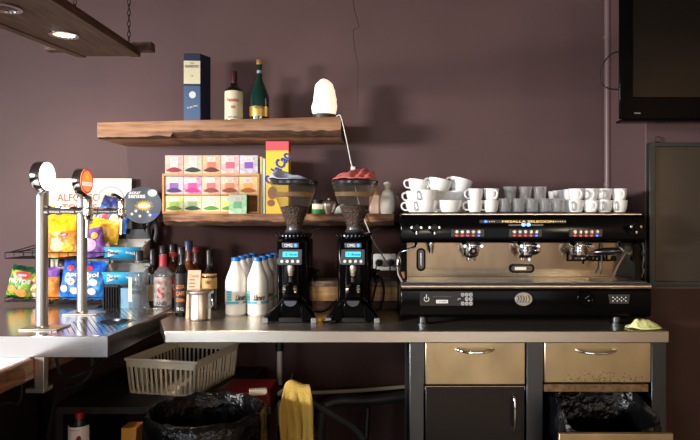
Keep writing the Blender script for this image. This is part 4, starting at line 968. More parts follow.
for k, wd_ in ((1, 'second'), (2, 'third'), (3, 'fourth'), (4, 'fifth')):
    x = X(576, 2.57); yy = 2.57 + .078 * k
    place(esp, ue, 'white espresso cup at the bottom, %s back in the row beside the glasses' % wd_, (x, yy, CUPZ), 2.7)
    place(esp, ue, 'white espresso cup on top, %s back in the row beside the glasses' % wd_, (x, yy, CUPZ + .0495), 2.6)
gl = thing('shot_glass', '', 'glass', (0, 0, 0), 'small clear glasses on the machine'); ug = []
bm = nb(); lathe(bm, [(0, .008), (.021, .006), (.022, 0), (.024, 0), (.025, .01), (.0265, .04), (.031, .066), (.0295, .066), (.025, .04), (.0225, .012), (0, .011)], 24)
GLS = glass_mat('thick_tumbler_glass', (248, 249, 249), .05, 1.8, .11, (240, 242, 244))
o = obj('tumbler', bm, GLS, None); o.parent = gl
gn = ['first', 'second', 'third', 'fourth', 'fifth']
for k, px in enumerate((505, 518.5, 532, 545.5, 558)):
    place(gl, ug, 'small clear glass in the bottom row front, %s after the espresso cups' % gn[k], (X(px, 2.575), 2.575, CUPZ))
for k, px in enumerate((508, 523, 537, 551)):
    place(gl, ug, 'small clear glass in the bottom row behind, %s after the espresso cups' % gn[k], (X(px, 2.66), 2.66, CUPZ))
for k, px in enumerate((510, 525.5, 540)):
    place(gl, ug, 'small clear glass stacked on top, %s of the three on top' % gn[k], (X(px, 2.60) , 2.605, CUPZ + .052), rotx=0)

# yellow cloth at the worktop end
cloth('sponge_cloth', 'pale yellow-green cloth crumpled at the worktop end beside the machine', (X(643, 2.42), 2.42, CT), .068, .05, .044, M('pale_yellow_cloth', (236, 238, 160), .9, bump=.3, bscale=120), 21, [(0, -.3, .9, .3, .25, .6), (-.4, .1, .3, .9, .2, .5)])
# ================================================================== bar with drip tray and taps
TZ = .92; TX0, TX1, TY0, TY1 = -1.95, -1.0, 2.166, 2.815
bc = thing('bar_counter', 'dark bar counter with a thick varnished wooden top under the steel drip tray', 'bar', (-1.9, 1.6, 0))
bm = nb(); box(bm, -2.3, -1.27, .5, 2.815, .762, .841); obj('wooden_top', bm, BARW, bc, bevel=.006)
bm = nb(); box(bm, -2.29, -1.285, .51, 2.80, .8405, .8415); obj('pale_laminate', bm, M('pale_laminate', (224, 230, 236), .35), bc)
tr = thing('drip_tray', 'polished steel drip tray with slotted grate under the beer taps', 'drip tray', (-1.45, 2.5, .842))
GX0, GX1, GY0, GY1 = -1.275, -1.022, 2.205, 2.785
bm = nb()
# deck with an opening for the grate
for (a, b, c, d) in ((TX0, GX0, TY0, TY1), (GX1, TX1, TY0, TY1), (GX0, GX1, TY0, GY0), (GX0, GX1, GY1, TY1)): box(bm, a, b, c, d, TZ - .004, TZ)
for (a, b, c, d) in ((TX0, TX1, TY0, TY0 + .004), (TX0, TX1, TY1 - .004, TY1), (TX0, TX0 + .004, TY0, TY1), (TX1 - .004, TX1, TY0, TY1)): box(bm, a, b, c, d, .842, TZ - .0005)
obj('deck', bm, MIRROR, tr, bevel=.002)
bm = nb(); box(bm, GX0 - .001, GX1 + .001, GY0 - .001, GY1 + .001, .846, .850); obj('basin', bm, STEEL_D, tr)
bm = nb(); cxr, cyr, rr = -1.105, 2.455, .062
w2 = .0089; n = 0
for k in range(-26, 60):
    c0 = GX0 + k * .021
    # diagonal bar: x - c0 = -(y - GY0) direction, clipped to the opening
    ya, yb_ = GY0, GY1; pts = []
    xa, xb = c0 + 0.0, c0 - (GY1 - GY0)
    def xat(y): return c0 - (y - GY0) * .62
    seg = []
    m = 24
    run = []
    for i in range(m + 1):
        y = GY0 + (GY1 - GY0) * i / m; x = xat(y)
        ok = GX0 <= x <= GX1 and math.hypot(x - cxr, y - cyr) > rr - .004
        if ok: run.append((x, y))
        if (not ok or i == m) and run:
            if len(run) > 1:
                (x0, y0), (x1, y1) = run[0], run[-1]
                prism(bm, [(x0 - w2, y0), (x0 + w2, y0), (x1 + w2, y1), (x1 - w2, y1)], TZ - .0045, TZ - .0005, 'Z')
            run = []
for yy in (GY0 + .004, (GY0 + GY1) / 2 + .05, GY1 - .004): box(bm, GX0, GX1, yy - .006, yy + .006, TZ - .005, TZ - .0006)
for xx in (GX0 + .004, GX1 - .004): box(bm, xx - .006, xx + .006, GY0, GY1, TZ - .005, TZ - .0006)
obj('grate', bm, MIRROR, tr)
bm = nb(); lathe(bm, [(rr, TZ - .004), (rr + .006, TZ + .001), (rr - .004, TZ + .0015), (rr - .012, TZ - .006)], 36, (cxr, cyr, 0)); rs = obj('glass_rinser', bm, STEEL_D, tr)
bm = nb(); lathe(bm, [(0, TZ - .012), (rr - .01, TZ - .006)], 30, (cxr, cyr, 0)); obj('rinser_well', bm, BLACKM, rs)
bm = nb()
for k in range(6): a = PI * k / 6; obox(bm, (cxr, cyr, TZ - .005), (rr - .012, .0025, .002), rotz=a)
obj('rinser_spokes', bm, STEEL_D, rs)

def tap(label, px, py, Y, face, deco):
    x = X(px, Y)
    t = thing('beer_tap', label, 'beer tap', (x, Y, TZ), 'beer taps'); z = TZ
    bm = nb(); box(bm, x - .062, x + .085, Y - .05, Y + .05, z, z + .006); obj('base_plate', bm, STEEL, t, bevel=.002)
    bm = nb(); lathe(bm, [(0, z + .006), (.026, z + .006), (.0215, z + .012), (.0215, z + .506), (.02, z + .518), (.014, z + .527), (0, z + .53)], 36, (x, Y, 0)); obj('column', bm, SATIN, t)
    za = Z(210.5, 2.31)
    bm = nb()
    prof = [(.019, .016), (.0185, .03), (.0142, .034), (.0142, .055), (.0172, .057), (.0172, .074), (.0130, .077), (.0130, .11), (.016, .112), (.016, .130), (.0125, .134), (.0125, .17)]
    lathe(bm, prof, 20, (x, Y, za), axis='X'); obj('arm', bm, CHROME, t)
    xf = x + .176
    bm = nb(); lathe(bm, [(0, za + .056), (.013, za + .056), (.016, za + .05), (.0172, za + .04), (.0172, za + .01), (.021, za + .006), (.021, za - .018), (.0172, za - .022), (.014, za - .036), (0, za - .036)], 24, (xf, Y, 0)); obj('faucet', bm, CHROME, t)
    bm = nb(); cyl(bm, (xf, Y, za - .034), (xf - .001, Y - .004, za - .104), .0068, .0058, 14); obj('spout', bm, M('spout_pale', (214, 214, 210), .25, .6), t)
    bm = nb(); tube(bm, [(xf, Y, za + .05), (xf - .012, Y - .03, za + .068), (xf - .02, Y - .05, za + .07)], [.008, .006, .007], 10, smooth=4); obj('lever', bm, BLACKM, t)
    # round badge facing along the bar
    zb, R = z + .585, .0575
    xs = x - .016
    bm = nb(); lathe(bm, [(0, 0), (R * .97, 0), (R, .003), (R, .033), (R * .95, .036), (0, .036)], 44, (xs, Y, zb), axis='X'); hd = obj('badge_housing', bm, CHROME, t)
    bm = nb(); cyl(bm, (xs + .018, Y, z + .52), (xs + .018, Y, zb - R + .004), .012); obj('badge_neck', bm, CHROME, t)
    bm = nb(); prism(bm, ell(Y, zb, R * .95, R * .95, 40), xs + .036, xs + .0385, 'X'); fc = obj('badge_face', bm, face, t)
    xf_ = xs + .0393
    bm = nb()
    if deco == 'orange':
        prism(bm, [(Y + .004 * 0 - .046, zb - .004), (Y + .046, zb - .004), (Y + .046, zb - .020), (Y - .046, zb - .020)], xf_ - .0008, xf_, 'X')
        obj('badge_band', bm, M('badge_white', (250, 244, 236), .4, emit=(255, 240, 230), es=.9), fc)
        bm = nb(); prism(bm, ell(Y, zb + .024, .012, .013, 14), xf_ - .0008, xf_, 'X'); prism(bm, [(Y - .012, zb + .022), (Y + .012, zb + .022), (Y + .018, zb + .006), (Y - .018, zb + .006)], xf_ - .0008, xf_, 'X'); obj('badge_emblem', bm, M('badge_yellow', (250, 190, 20), .4, emit=(255, 190, 20), es=.7), fc)
        bm = nb(); text(bm, 'Cruzcampo', .078, .013, lambda a, b: Vector((xf_ + .0006, Y + a, zb - .012 + b))); obj('lettering', bm, M('badge_red', (206, 40, 40), .4), fc)
        bm = nb(); ringplate_x(bm, Y, zb, R * .95, R * .82, xf_ - .0008, xf_); obj('badge_ring', bm, M('badge_pink', (230, 70, 60), .4, emit=(230, 70, 60), es=.5), fc)
    else:
        ringplate_x(bm, Y, zb, R * .95, R * .88, xf_ - .0008, xf_); obj('badge_ring', bm, M('badge_glow_rim', (230, 236, 240), .4, emit=(235, 242, 255), es=1.2), fc)
    return t
def ringplate_x(bm, cy, cz, r1, r0, xa, xb):
    n = 36
    A = [[bm.verts.new((xx, cy + r * math.cos(2 * PI * k / n), cz + r * math.sin(2 * PI * k / n))) for k in range(n)] for r, xx in ((r1, xa), (r1, xb), (r0, xb), (r0, xa))]
    for p, q in zip(A, A[1:]):
        for i in range(n): bm.faces.new((p[i], p[(i + 1) % n], q[(i + 1) % n], q[i]))
tap('steel beer tap with a glowing white round badge, nearer of the two', 42, 329, 2.31, M('glow_white', (250, 252, 255), .4, emit=(245, 250, 255), es=3.2), 'white')
tap('steel beer tap with an orange-red round badge, nearer the wall', 82, 313.5, 2.653, M('glow_orange', (246, 146, 92), .4, emit=(252, 132, 78), es=1.15), 'orange')

# ================================================================== snack rack
rk = thing('snack_rack', 'thin black wire rack holding the crisp packets by the wall', 'rack', (X(55, 2.96), 2.97, CT))
WIRE = M('black_wire', (24, 22, 22), .45, .4)
RX0, RX1 = X(5, 2.88), X(104, 2.88)
def wire_basket(z0, z1, yf, yb):
    bm = nb()
    for zz in (z0, z1): tube(bm, [(RX0, yb, zz), (RX0, yf, zz), (RX1, yf, zz), (RX1, yb, zz), (RX0, yb, zz)], .0024, 6)
    nn = 11
    for k in range(nn + 1):
        xx = RX0 + (RX1 - RX0) * k / nn
        tube(bm, [(xx, yf, z1), (xx, yf, z0), (xx, yb, z0), (xx, yb, z1)], .0018, 6)
    for k in range(1, 4): yy = yf + (yb - yf) * k / 4; tube(bm, [(RX0, yy, z0), (RX1, yy, z0)], .0016, 6)
    obj('wire_basket', bm, WIRE, rk)
ZB1, ZB0 = Z(258.5, 2.88), Z(301.5, 2.88)
wire_basket(ZB1, Z(252.5, 2.88), 2.88, 3.03); wire_basket(ZB0, ZB0 + .02, 2.88, 3.03)
bm = nb()
for xx in (RX0 + .12, RX1 - .05): tube(bm, [(xx, 3.05, CT + .004), (xx, 3.05, 1.33)], .004, 8); tube(bm, [(xx, 2.9, CT + .005), (xx, 3.08, CT + .005)], .004, 8)
tube(bm, [(RX0 + .12, 3.05, 1.33), (RX1 - .05, 3.05, 1.33)], .004, 8)
obj('rack_frame', bm, WIRE, rk)
bm = nb(); tube(bm, [(RX0 + .05, 2.90, Z(252.5, 2.88)), (RX0 + .12, 3.05, Z(246, 2.88)), (RX0 + .13, 3.05, Z(246, 2.88))], .003, 6); tube(bm, [(RX0 + .02, 2.885, Z(252.3, 2.88)), (X(36, 2.95), 2.95, Z(245, 2.95)), (RX0 + .12, 3.05, 1.22)], .003, 6); obj('brace', bm, WIRE, rk)
# cream poster card
pc = thing('poster_card', 'cream card with red lettering standing at the back of the crisp rack', 'card', (X(90, 3.07), 3.07, Z(236, 3.07)))
yq = 3.066
bm = nb(); box(bm, X(49, yq), X(131.5, yq), yq, yq + .006, Z(300, yq), Z(178.5, yq)); obj('card', bm, CREAM, pc)
PINKR = M('poster_red', (222, 96, 84), .6)
bm = nb(); text(bm, 'ALFONSO', X(100, yq) - X(57, yq), .040, flat(X(78.5, yq), yq - .0008, Z(197.5, yq)), bold=.02); text(bm, 'TORRES', X(97, yq) - X(62, yq), .036, flat(X(79.5, yq), yq - .0008, Z(207.5, yq)), bold=.02); obj('lettering', bm, PINKR, pc)
bm = nb(); text(bm, 'bar de cafes', .12, .016, flat(X(71, yq), yq - .0008, Z(188.5, yq))); obj('small_lettering', bm, M('poster_grey', (190, 176, 160), .6), pc)
bm = nb(); o_ = ell(X(111, yq), Z(200, yq), .072, .072, 24, -.2, PI + .2); i_ = ell(X(111, yq), Z(200, yq), .062, .062, 24, -.2, PI + .2); prism(bm, o_ + i_[::-1], yq - .0012, yq - .0002, 'Y'); obj('printed_arc', bm, M('poster_greyblue', (176, 176, 180), .6), pc)
bm = nb(); prism(bm, ell(X(111, yq), Z(202, yq), .055, .05, 20), yq - .0010, yq - .0002, 'Y'); obj('printed_sun', bm, M('poster_peach', (238, 196, 160), .6), pc)

def bag(label, c, w, h, d, mats, bands, rz=0, ry=0, rx=0, decals=(), words=(), crimp=.07, seed=0, name='crisp_packet'):
    """pillow packet: crimped top and bottom, bulging and wrinkled; bands = (v limit, material index) bottom-up"""
    b = thing(name, label, 'crisp packet', c, 'crisp packets in the rack'); b.rotation_euler = (rx, ry, rz)
    def surf(u, v, side=-1):
        a, t = u * 2 - 1, v * 2 - 1
        tt = min(1, max(0, (abs(t) - (1 - crimp * 2)) / (crimp * 2 + 1e-6))) if abs(t) > 1 - crimp * 2 else 0
        prof = max(0, 1 - abs(t / (1 - crimp)) ** 2.6) if abs(t) < 1 - crimp else 0
        bul = (max(0, 1 - abs(a) ** 2.2) ** .6) * prof ** .7
        wr = noise.noise(Vector((a * 2.5 + seed, t * 3, seed))) * .18 + noise.noise(Vector((a * 7 + seed, t * 5, seed + 3))) * .10
        edge = 1 - .05 * (1 - abs(t)) + .03 * noise.noise(Vector((seed, t * 3, a)))
        zz = .0015 * math.sin(a * 60) if tt > .6 else 0
        return Vector((a * w / 2 * edge, side * (d / 2 * bul * (1 + wr) + .0008) + zz, h * v))
    bm = nb(); nu, nv = 22, 26
    def mi(u, v):
        for lim, m in bands:
            if v + .03 * noise.noise(Vector((u * 4, seed, 1))) < lim: return m
        return bands[-1][1]
    for s in (-1, 1): sheet(bm, lambda u, v: surf(u, v, s), nu, nv, mfn=mi)
    bmesh.ops.remove_doubles(bm, verts=bm.verts[:], dist=.0018)
    o = obj('packet', bm, mats, None, smooth=60); o.parent = b
    def on(x, z, lift=.0022): 
        u = min(max(x / w + .5, 0), 1); v = min(max(z / h, 0), 1)
        p = surf(u, v); p.y -= lift; return p
    for k, (nm, cx, cz, rx_, rz_, m) in enumerate(decals):
        bm = nb()
        ctr = bm.verts.new(on(cx * w, cz * h, .003))
        rings = []
        for q in (.5, 1): rings.append([bm.verts.new(on(cx * w + rx_ * w * q * math.cos(2 * PI * i / 18), cz * h + rz_ * h * q * math.sin(2 * PI * i / 18), .0026 + .0004 * k)) for i in range(18)])
        for i in range(18):
            bm.faces.new((ctr, rings[0][i], rings[0][(i + 1) % 18])); bm.faces.new((rings[0][i], rings[1][i], rings[1][(i + 1) % 18], rings[0][(i + 1) % 18]))
        q = obj(nm, bm, m, None); q.parent = b
    for s_, cx, cz, ww, hh_, m in words:
        bm = nb(); text(bm, s_, ww * w, hh_ * h, lambda a, bb: on(cx * w + a, cz * h + bb + a * .06, .006), bold=.035); q = obj('lettering', bm, m, None); q.parent = b
    return b
def foil(n, cols, sc=16): return ramp_mat('foil_' + n, cols, sc, (1, 1, 1), .3, detail=2, bump=.35, distort=1.2, coat=.3)
YLW = foil('yellow', [(.34, (236, 150, 30)), (.46, (250, 196, 30)), (.6, (250, 206, 40)), (.72, (252, 228, 130))])
ORG = foil('orange', [(.32, (206, 96, 24)), (.45, (238, 138, 36)), (.58, (246, 178, 70)), (.7, (250, 216, 140))])
PUR = foil('purple', [(.34, (84, 44, 128)), (.5, (126, 80, 172)), (.62, (170, 120, 196)), (.74, (226, 190, 224))])
BLU = foil('blue', [(.34, (14, 44, 140)), (.5, (24, 88, 206)), (.66, (40, 130, 226))])
LBL = foil('light_blue', [(.34, (16, 70, 176)), (.5, (36, 128, 214)), (.62, (70, 164, 226)), (.74, (190, 220, 236))])
GRN = foil('green', [(.34, (66, 130, 40)), (.5, (124, 174, 52)), (.64, (176, 198, 80)), (.74, (226, 200, 90))])
DKG = foil('dark_green', [(.35, (14, 52, 34)), (.65, (30, 84, 50))])
BRN = foil('brown', [(.35, (34, 16, 18)), (.65, (66, 36, 34))])
DRED = M('decal_red', (206, 52, 60), .4); DWH = M('decal_white', (240, 234, 214), .4); DYL = M('decal_yellow', (244, 190, 60), .4); DOR = M('decal_crisp_orange', (226, 150, 60), .5, var=.25, vscale=60); DNB = M('decal_navy', (20, 40, 110), .4)
PK = M('decal_peach', (244, 206, 150), .5)
up, lo = ZB1 + .004, ZB0 + .004
R_ = math.radians
YY = 2.945
bag('yellow crisp packet leaning behind the orange packet, upper basket', (X(57, 3.0), 3.0, up + .03), .16, .215, .05, [YLW, ORG], [(.3, 1), (1, 0)], ry=R_(8), rx=R_(-6), seed=1, decals=[('logo', .1, .6, .2, .08, DRED)])
bag('orange and yellow crisp packet with a small red logo, front of upper basket', (X(65, YY), YY - .01, up), .155, .20, .06, [ORG, YLW], [(.62, 0), (1, 1)], ry=R_(-6), rx=R_(-8), seed=2, decals=[('logo', .12, .52, .14, .06, DRED), ('picture', -.1, .26, .26, .12, PK), ('picture', .2, .2, .18, .1, YLW)], words=[('Lays', .12, .52, .2, .06, DWH)])
bag('purple crisp packet slumped in the upper basket by the blue cartons', (X(97, YY), YY - .01, up - .0), .115, .165, .06, [PUR, YLW], [(.84, 0), (1, 1)], ry=R_(-14), rx=R_(-8), seed=3, decals=[('picture', -.05, .36, .28, .18, M('decal_lilac', (214, 160, 210), .5, var=.2, vscale=40)), ('picture', .22, .6, .14, .1, DYL)])
bag('yellow crisp packet lying behind the purple packet', (X(103, 3.0), 2.995, up + .07), .15, .115, .04, [YLW], [(1, 0)], ry=R_(12), rx=R_(-6), seed=4, decals=[('picture', -.1, .5, .24, .2, PK)])
bag('blue crisp packet standing up behind, under the cream card', (X(101, 3.04), 3.04, up + .13), .115, .17, .035, [LBL, DNB], [(.7, 0), (1, 1)], ry=R_(24), rx=R_(-3), seed=5, decals=[('picture', .0, .5, .3, .14, DRED)])
bag('dark blue crisp packet at the back beside the grey round sign', (X(115, 3.02), 3.02, up + .12), .11, .17, .035, [LBL, DNB], [(.55, 0), (1, 1)], ry=R_(14), rx=R_(-3), seed=6, decals=[('picture', -.1, .35, .26, .16, PK)])
bag('green snack packet with red logo and white lettering, far left of lower basket', (X(20, YY), YY - .02, lo), .125, .165, .05, [GRN, DKG], [(.1, 1), (.84, 0), (1, 1)], ry=R_(11), rx=R_(-6), seed=7, decals=[('logo', .08, .74, .3, .11, DRED), ('picture', -.22, .28, .2, .11, DOR), ('picture', .16, .22, .22, .12, DOR)], words=[('FRUTOS', .0, .55, .84, .12, DWH), ('nuts', .08, .74, .3, .07, DWH)])
bag('orange packet with navy and white stripes, partly behind the near beer tap', (X(35, YY), YY - .005, lo), .115, .155, .045, [ORG, M('decal_navy', (0, 0, 0)), DWH], [(.2, 2), (.8, 0), (1, 1)], ry=R_(4), rx=R_(-6), seed=8, decals=[('picture', -.25, .3, .2, .1, DWH), ('picture', -.2, .5, .18, .08, DNB)])
bag('golden packet with a purple top band, between the two beer taps', (X(52, YY), YY - .018, lo), .10, .155, .05, [ORG, PUR], [(.68, 0), (1, 1)], ry=R_(-3), rx=R_(-6), seed=9, decals=[('picture', .05, .4, .3, .22, DOR)])
bag('dark brown packet standing behind the golden packet', (X(62, 3.0), 3.005, lo), .12, .195, .045, [BRN], [(1, 0)], ry=R_(10), rx=R_(-4), seed=10, decals=[('logo', -.1, .7, .2, .08, M('decal_tan', (150, 100, 70), .5))])
bag('bright blue crisp packet with a red logo, left one of the blue pair below', (X(73, YY), YY - .02, lo), .125, .19, .06, [BLU, LBL], [(.55, 1), (1, 0)], ry=R_(7), rx=R_(-6), seed=11, decals=[('logo', -.12, .8, .16, .07, DRED), ('face', .0, .46, .16, .09, DWH), ('face', -.25, .26, .15, .09, DWH), ('face', .18, .24, .16, .09, DWH)], words=[('asol', .08, .66, .6, .13, DWH), (':)', .0, .46, .12, .07, DNB)])
bag('bright blue crisp packet half behind the far beer tap', (X(93, YY), YY - .01, lo), .125, .185, .06, [BLU, LBL], [(.6, 1), (1, 0)], ry=R_(2), rx=R_(-6), seed=12, decals=[('logo', -.12, .8, .16, .07, DRED), ('face', .1, .44, .17, .09, DWH), ('face', .05, .2, .17, .09, DWH)], words=[('lasol', .0, .64, .6, .13, DWH)])

# ================================================================== display stand with round sign and blue cartons
ds = thing('display_stand', 'black display stand with a grey round sign and splash print', 'display stand', (X(128, 3.03), 3.03, CT))
yd = 3.05
bm = nb(); prism(bm, [(X(113, yd), CT), (X(152, yd), CT), (X(152, yd), Z(229, yd)), (X(113, yd), Z(229, yd))], yd, yd + .012, 'Y'); obj('back_panel', bm, M('stand_black', (26, 27, 30), .4), ds, bevel=.002)
for px, pxb in ((116, 118), (150, 154)):
    bm = nb(); tube(bm, [(X(px, yd), yd, Z(240, yd)), (X(px - 2, yd), yd - .004, Z(228, yd)), (X(px + 2, yd), yd - .004, Z(220, yd)), (X(pxb, yd), yd, Z(219, yd)), (X(pxb + 3, yd), yd, Z(230, yd)), (X(pxb + 1, yd), yd, Z(242, yd))], .012, 10, smooth=5); obj('bracket', bm, M('stand_black', (0, 0, 0)), ds)
for zz in (Z(259.5, 2.93), Z(284.5, 2.93)):
    bm = nb(); box(bm, X(106, 2.93), X(147, 2.93), 2.925, yd, zz - .004, zz - .0005); obj('tray_shelf', bm, M('stand_black', (0, 0, 0)), ds)
ys = 3.0
bm = nb(); cxs, czs = X(142, ys), Z(205, ys); prism(bm, ell(cxs, czs, .098, .092, 44), ys, ys + .004, 'Y'); sg = obj('round_sign', bm, M('sign_grey', (62, 70, 82), .3, var=.3, vscale=12), ds)
bm = nb(); n = 40; pts = []
for k in range(n): a = 2 * PI * k / n; r1 = (.05 + .014 * noise.noise(Vector((k * .9, 2, 2)))) if k % 2 else .022; pts.append((cxs + .010 + r1 * 1.05 * math.cos(a), czs - .004 + r1 * .62 * math.sin(a)))
prism(bm, pts, ys - .001, ys, 'Y'); obj('splash', bm, M('sign_yellow', (236, 206, 60), .4), sg)
bm = nb(); prism(bm, rrect(cxs + .012, czs - .004, .06, .014, .006), ys - .0018, ys - .001, 'Y'); 
for a, b in ((-.05, -.045), (-.01, -.055), (.04, -.05), (-.03, -.03), (.03, -.034)): prism(bm, ell(cxs + a, czs + b, .007, .007, 10), ys - .0018, ys, 'Y')
obj('splash_core', bm, CREAM, sg)
bm = nb(); text(bm, 'Sour', .062, .02, flat(cxs - .035, ys - .001, czs + .064), bold=.03); text(bm, 'senses', .085, .018, flat(cxs - .026, ys - .001, czs + .043), bold=.03); obj('lettering', bm, WHITEP, sg)
bm = nb(); prism(bm, ell(cxs + .052, czs + .060, .024, .018, 14), ys - .001, ys, 'Y'); obj('white_spot', bm, WHITEP, sg)
bm = nb(); prism(bm, [(cxs + .024, czs - .044), (cxs + .080, czs - .044), (cxs + .074, czs - .056), (cxs + .024, czs - .056)], ys - .001, ys, 'Y'); obj('blue_bar', bm, M('sign_blue', (40, 60, 220), .4), sg)
bm = nb(); tube(bm, [(cxs, ys + .006, czs - .085), (cxs, yd, Z(232, yd))], .005, 8); obj('sign_stem', bm, BLACKM, ds)
CYAN = M('carton_blue', (28, 152, 206), .45); INS = M('carton_inside', (206, 202, 192), .6)
def carton(label, zb, pxl, pxr, y0):
    """open-topped tray carton: low front, high back, flared"""
    xl_, xr_ = X(pxl, y0), X(pxr, y0)
    c = thing('open_carton', label, 'carton', ((xl_ + xr_) / 2, y0 + .05, zb), 'blue open cartons on the stand')
    hf, hb = .058, .094; d = .105; fl = .012; t = .0015
    P = {}
    def q(a, y, z): return (a, y, z)
    fbl, fbr = (xl_ + fl, y0 + .006, zb), (xr_ - fl * .7, y0 + .006, zb); ftl, ftr = (xl_, y0, zb + hf), (xr_, y0, zb + hf)
    bbl, bbr = (xl_ + fl, y0 + d, zb), (xr_ - fl * .7, y0 + d, zb); btl, btr = (xl_ + .004, y0 + d, zb + hb), (xr_ + .004, y0 + d, zb + hb)
    def quad(bm, *p): bm.faces.new([bm.verts.new(v) for v in p])
    bm = nb(); quad(bm, fbl, fbr, ftr, ftl); obj('front_panel', bm, CYAN, c, solid=.002)
    bm = nb(); quad(bm, fbl, fbr, bbr, bbl); quad(bm, bbl, bbr, btr, btl); quad(bm, fbl, bbl, btl, ftl); quad(bm, fbr, bbr, btr, ftr); bmesh.ops.remove_doubles(bm, verts=bm.verts[:], dist=1e-5); obj('body', bm, INS, c, solid=.002)
    w = xr_ - xl_
    def fr(a, b): return Vector((xl_ + a * w, y0 + .006 * (1 - b) - .0022, zb + b * hf))
    bm = nb(); bm.faces.new([bm.verts.new(fr(a, b)) for a, b in ((.14, .16), (.16, .86), (.44, .5))]); obj('logo_triangle', bm, WHITEP, c)
    bm = nb(); text(bm, 'Twiber', .28, .3, lambda a, b: fr(.29 + a, .52 + b) + Vector((0, -.0006, 0)), bold=.03); obj('lettering', bm, DNB, c)
    bm = nb(); text(bm, 'xucla', .3, .26, lambda a, b: fr(.74 + a, .52 + b - a * .6)); obj('script', bm, WHITEP, c)
    bm = nb(); quad(bm, *[(xl_ + a * w, y0 + d - .003, zb + b) for a, b in ((.86, .074), (.98, .074), (.98, .080), (.86, .080))]); obj('hand_slot', bm, BLACKM, c)
carton('blue open-topped carton with a white triangle logo, upper one on the stand', Z(259, 2.93), 102, 141.5, 2.93)
carton('blue open-topped carton with a white triangle logo, lower one on the stand', Z(284, 2.93), 100.5, 143, 2.93)
bm = nb(); box(bm, X(121, 2.94), X(139, 2.94), 2.935, 3.0, CT, Z(288, 2.94)); q = obj('blue_packet', bm, M('packet_pale_blue', (120, 170, 206), .45), origin=(X(130, 2.86), 2.88, CT), bevel=.002); tag(q, 'pale blue packet at the foot of the stand behind the black holder', 'packet')
nh = thing('napkin_holder', 'black ribbed napkin holder beside the blue crisp packets', 'napkin holder', (X(110, 2.84), 2.86, CT))
xa, xb = X(101.5, 2.835), X(118.5, 2.835)
bm = nb(); prism(bm, [(xa, CT), (xb - .004, CT), (xb, Z(284.5, 2.835)), (xa + .012, Z(284.5, 2.835))], 2.835, 2.848, 'Y'); obj('body', bm, BLACKM, nh, bevel=.003)
bm = nb()
for k in range(6): xx = xa + .012 + .012 * k; box(bm, xx, xx + .005, 2.832, 2.836, CT + .01, Z(287, 2.835))
obj('ribs', bm, BLACK, nh)

# ================================================================== under the bar and worktop
bk = thing('pipe_bracket', 'pale steel bracket hanging under the drip tray', 'bracket', (X(42, 2.2), 2.2, Z(390, 2.2)))
bm = nb(); box(bm, -1.2695, -1.234, 2.171, 2.2, Z(388, 2.2), .858); obj('upright', bm, STEEL, bk, bevel=.002)
bm = nb(); box(bm, X(30, 2.2), X(48.5, 2.2), 2.171, 2.23, Z(391, 2.2), Z(386, 2.2)); obj('foot_plate', bm, STEEL, bk, bevel=.002)
bm = nb(); lathe(bm, [(0, -.006), (.007, -.006), (.007, 0), (0, 0)], 12, (X(38.5, 2.19), 2.19, Z(369, 2.19)), axis='Y'); obj('bolt', bm, CHROME, bk)
for lb, pts, r in (('thin black hose sagging under the drip tray', [(X(55, 2.3), 2.3, .842), (X(62, 2.3), 2.3, Z(375, 2.3)), (X(85, 2.3), 2.3, Z(372, 2.3)), (X(115, 2.5), 2.5, Z(350, 2.5)), (X(140, 2.7), 2.7, .85)], .006),
                   ('black hose running down from the tray to the dark corner', [(X(92, 2.35), 2.35, .842), (X(91, 2.35), 2.35, Z(372, 2.35)), (X(78, 2.35), 2.35, Z(385, 2.35)), (X(56, 2.4), 2.4, Z(400, 2.4)), (X(40, 2.5), 2.5, .2), (X(38, 2.5), 2.5, .002)], .008),
                   ('thick black hose behind the wooden bar edge', [(X(22, 2.3), 2.3, .76), (X(20, 2.3), 2.3, Z(402, 2.3)), (X(2, 2.3), 2.3, Z(404, 2.3)), (X(-15, 2.3), 2.3, .5), (X(-18, 2.3), 2.3, .002)], .006)):
    bm = nb(); tube(bm, pts, r, 8, smooth=6); tag(obj('hose', bm, RUBBER, origin=pts[-1]), lb, 'hose')
# dark bar side panel below the wooden top
bm = nb(); box(bm, -2.3, -1.62, .5, 2.80, 0, .762); obj('base_panel', bm, M('bar_base_dark', (34, 26, 22), .6), bc, bevel=.004)
# low shelf under the worktop for the crate and case
sf = thing('storage_shelf', 'dark low shelf under the worktop carrying the crate and red case', 'shelf', (-.82, 2.78, 0))
SFZ = .575
DKW = M('dark_board', (30, 24, 22), .6)
bm = nb(); prism(bm, [(-1.36, 2.44), (-.462, 2.44), (-.462, 2.76), (-.62, 2.76), (-.62, 3.08), (-1.36, 3.08)], SFZ - .03, SFZ, 'Z'); obj('board', bm, DKW, sf, bevel=.002)
for x_ in (-1.34, -.65): bm = nb(); box(bm, x_ - .015, x_ + .015, 2.47, 3.06, 0, SFZ - .03); obj('side_panel', bm, DKW, sf)
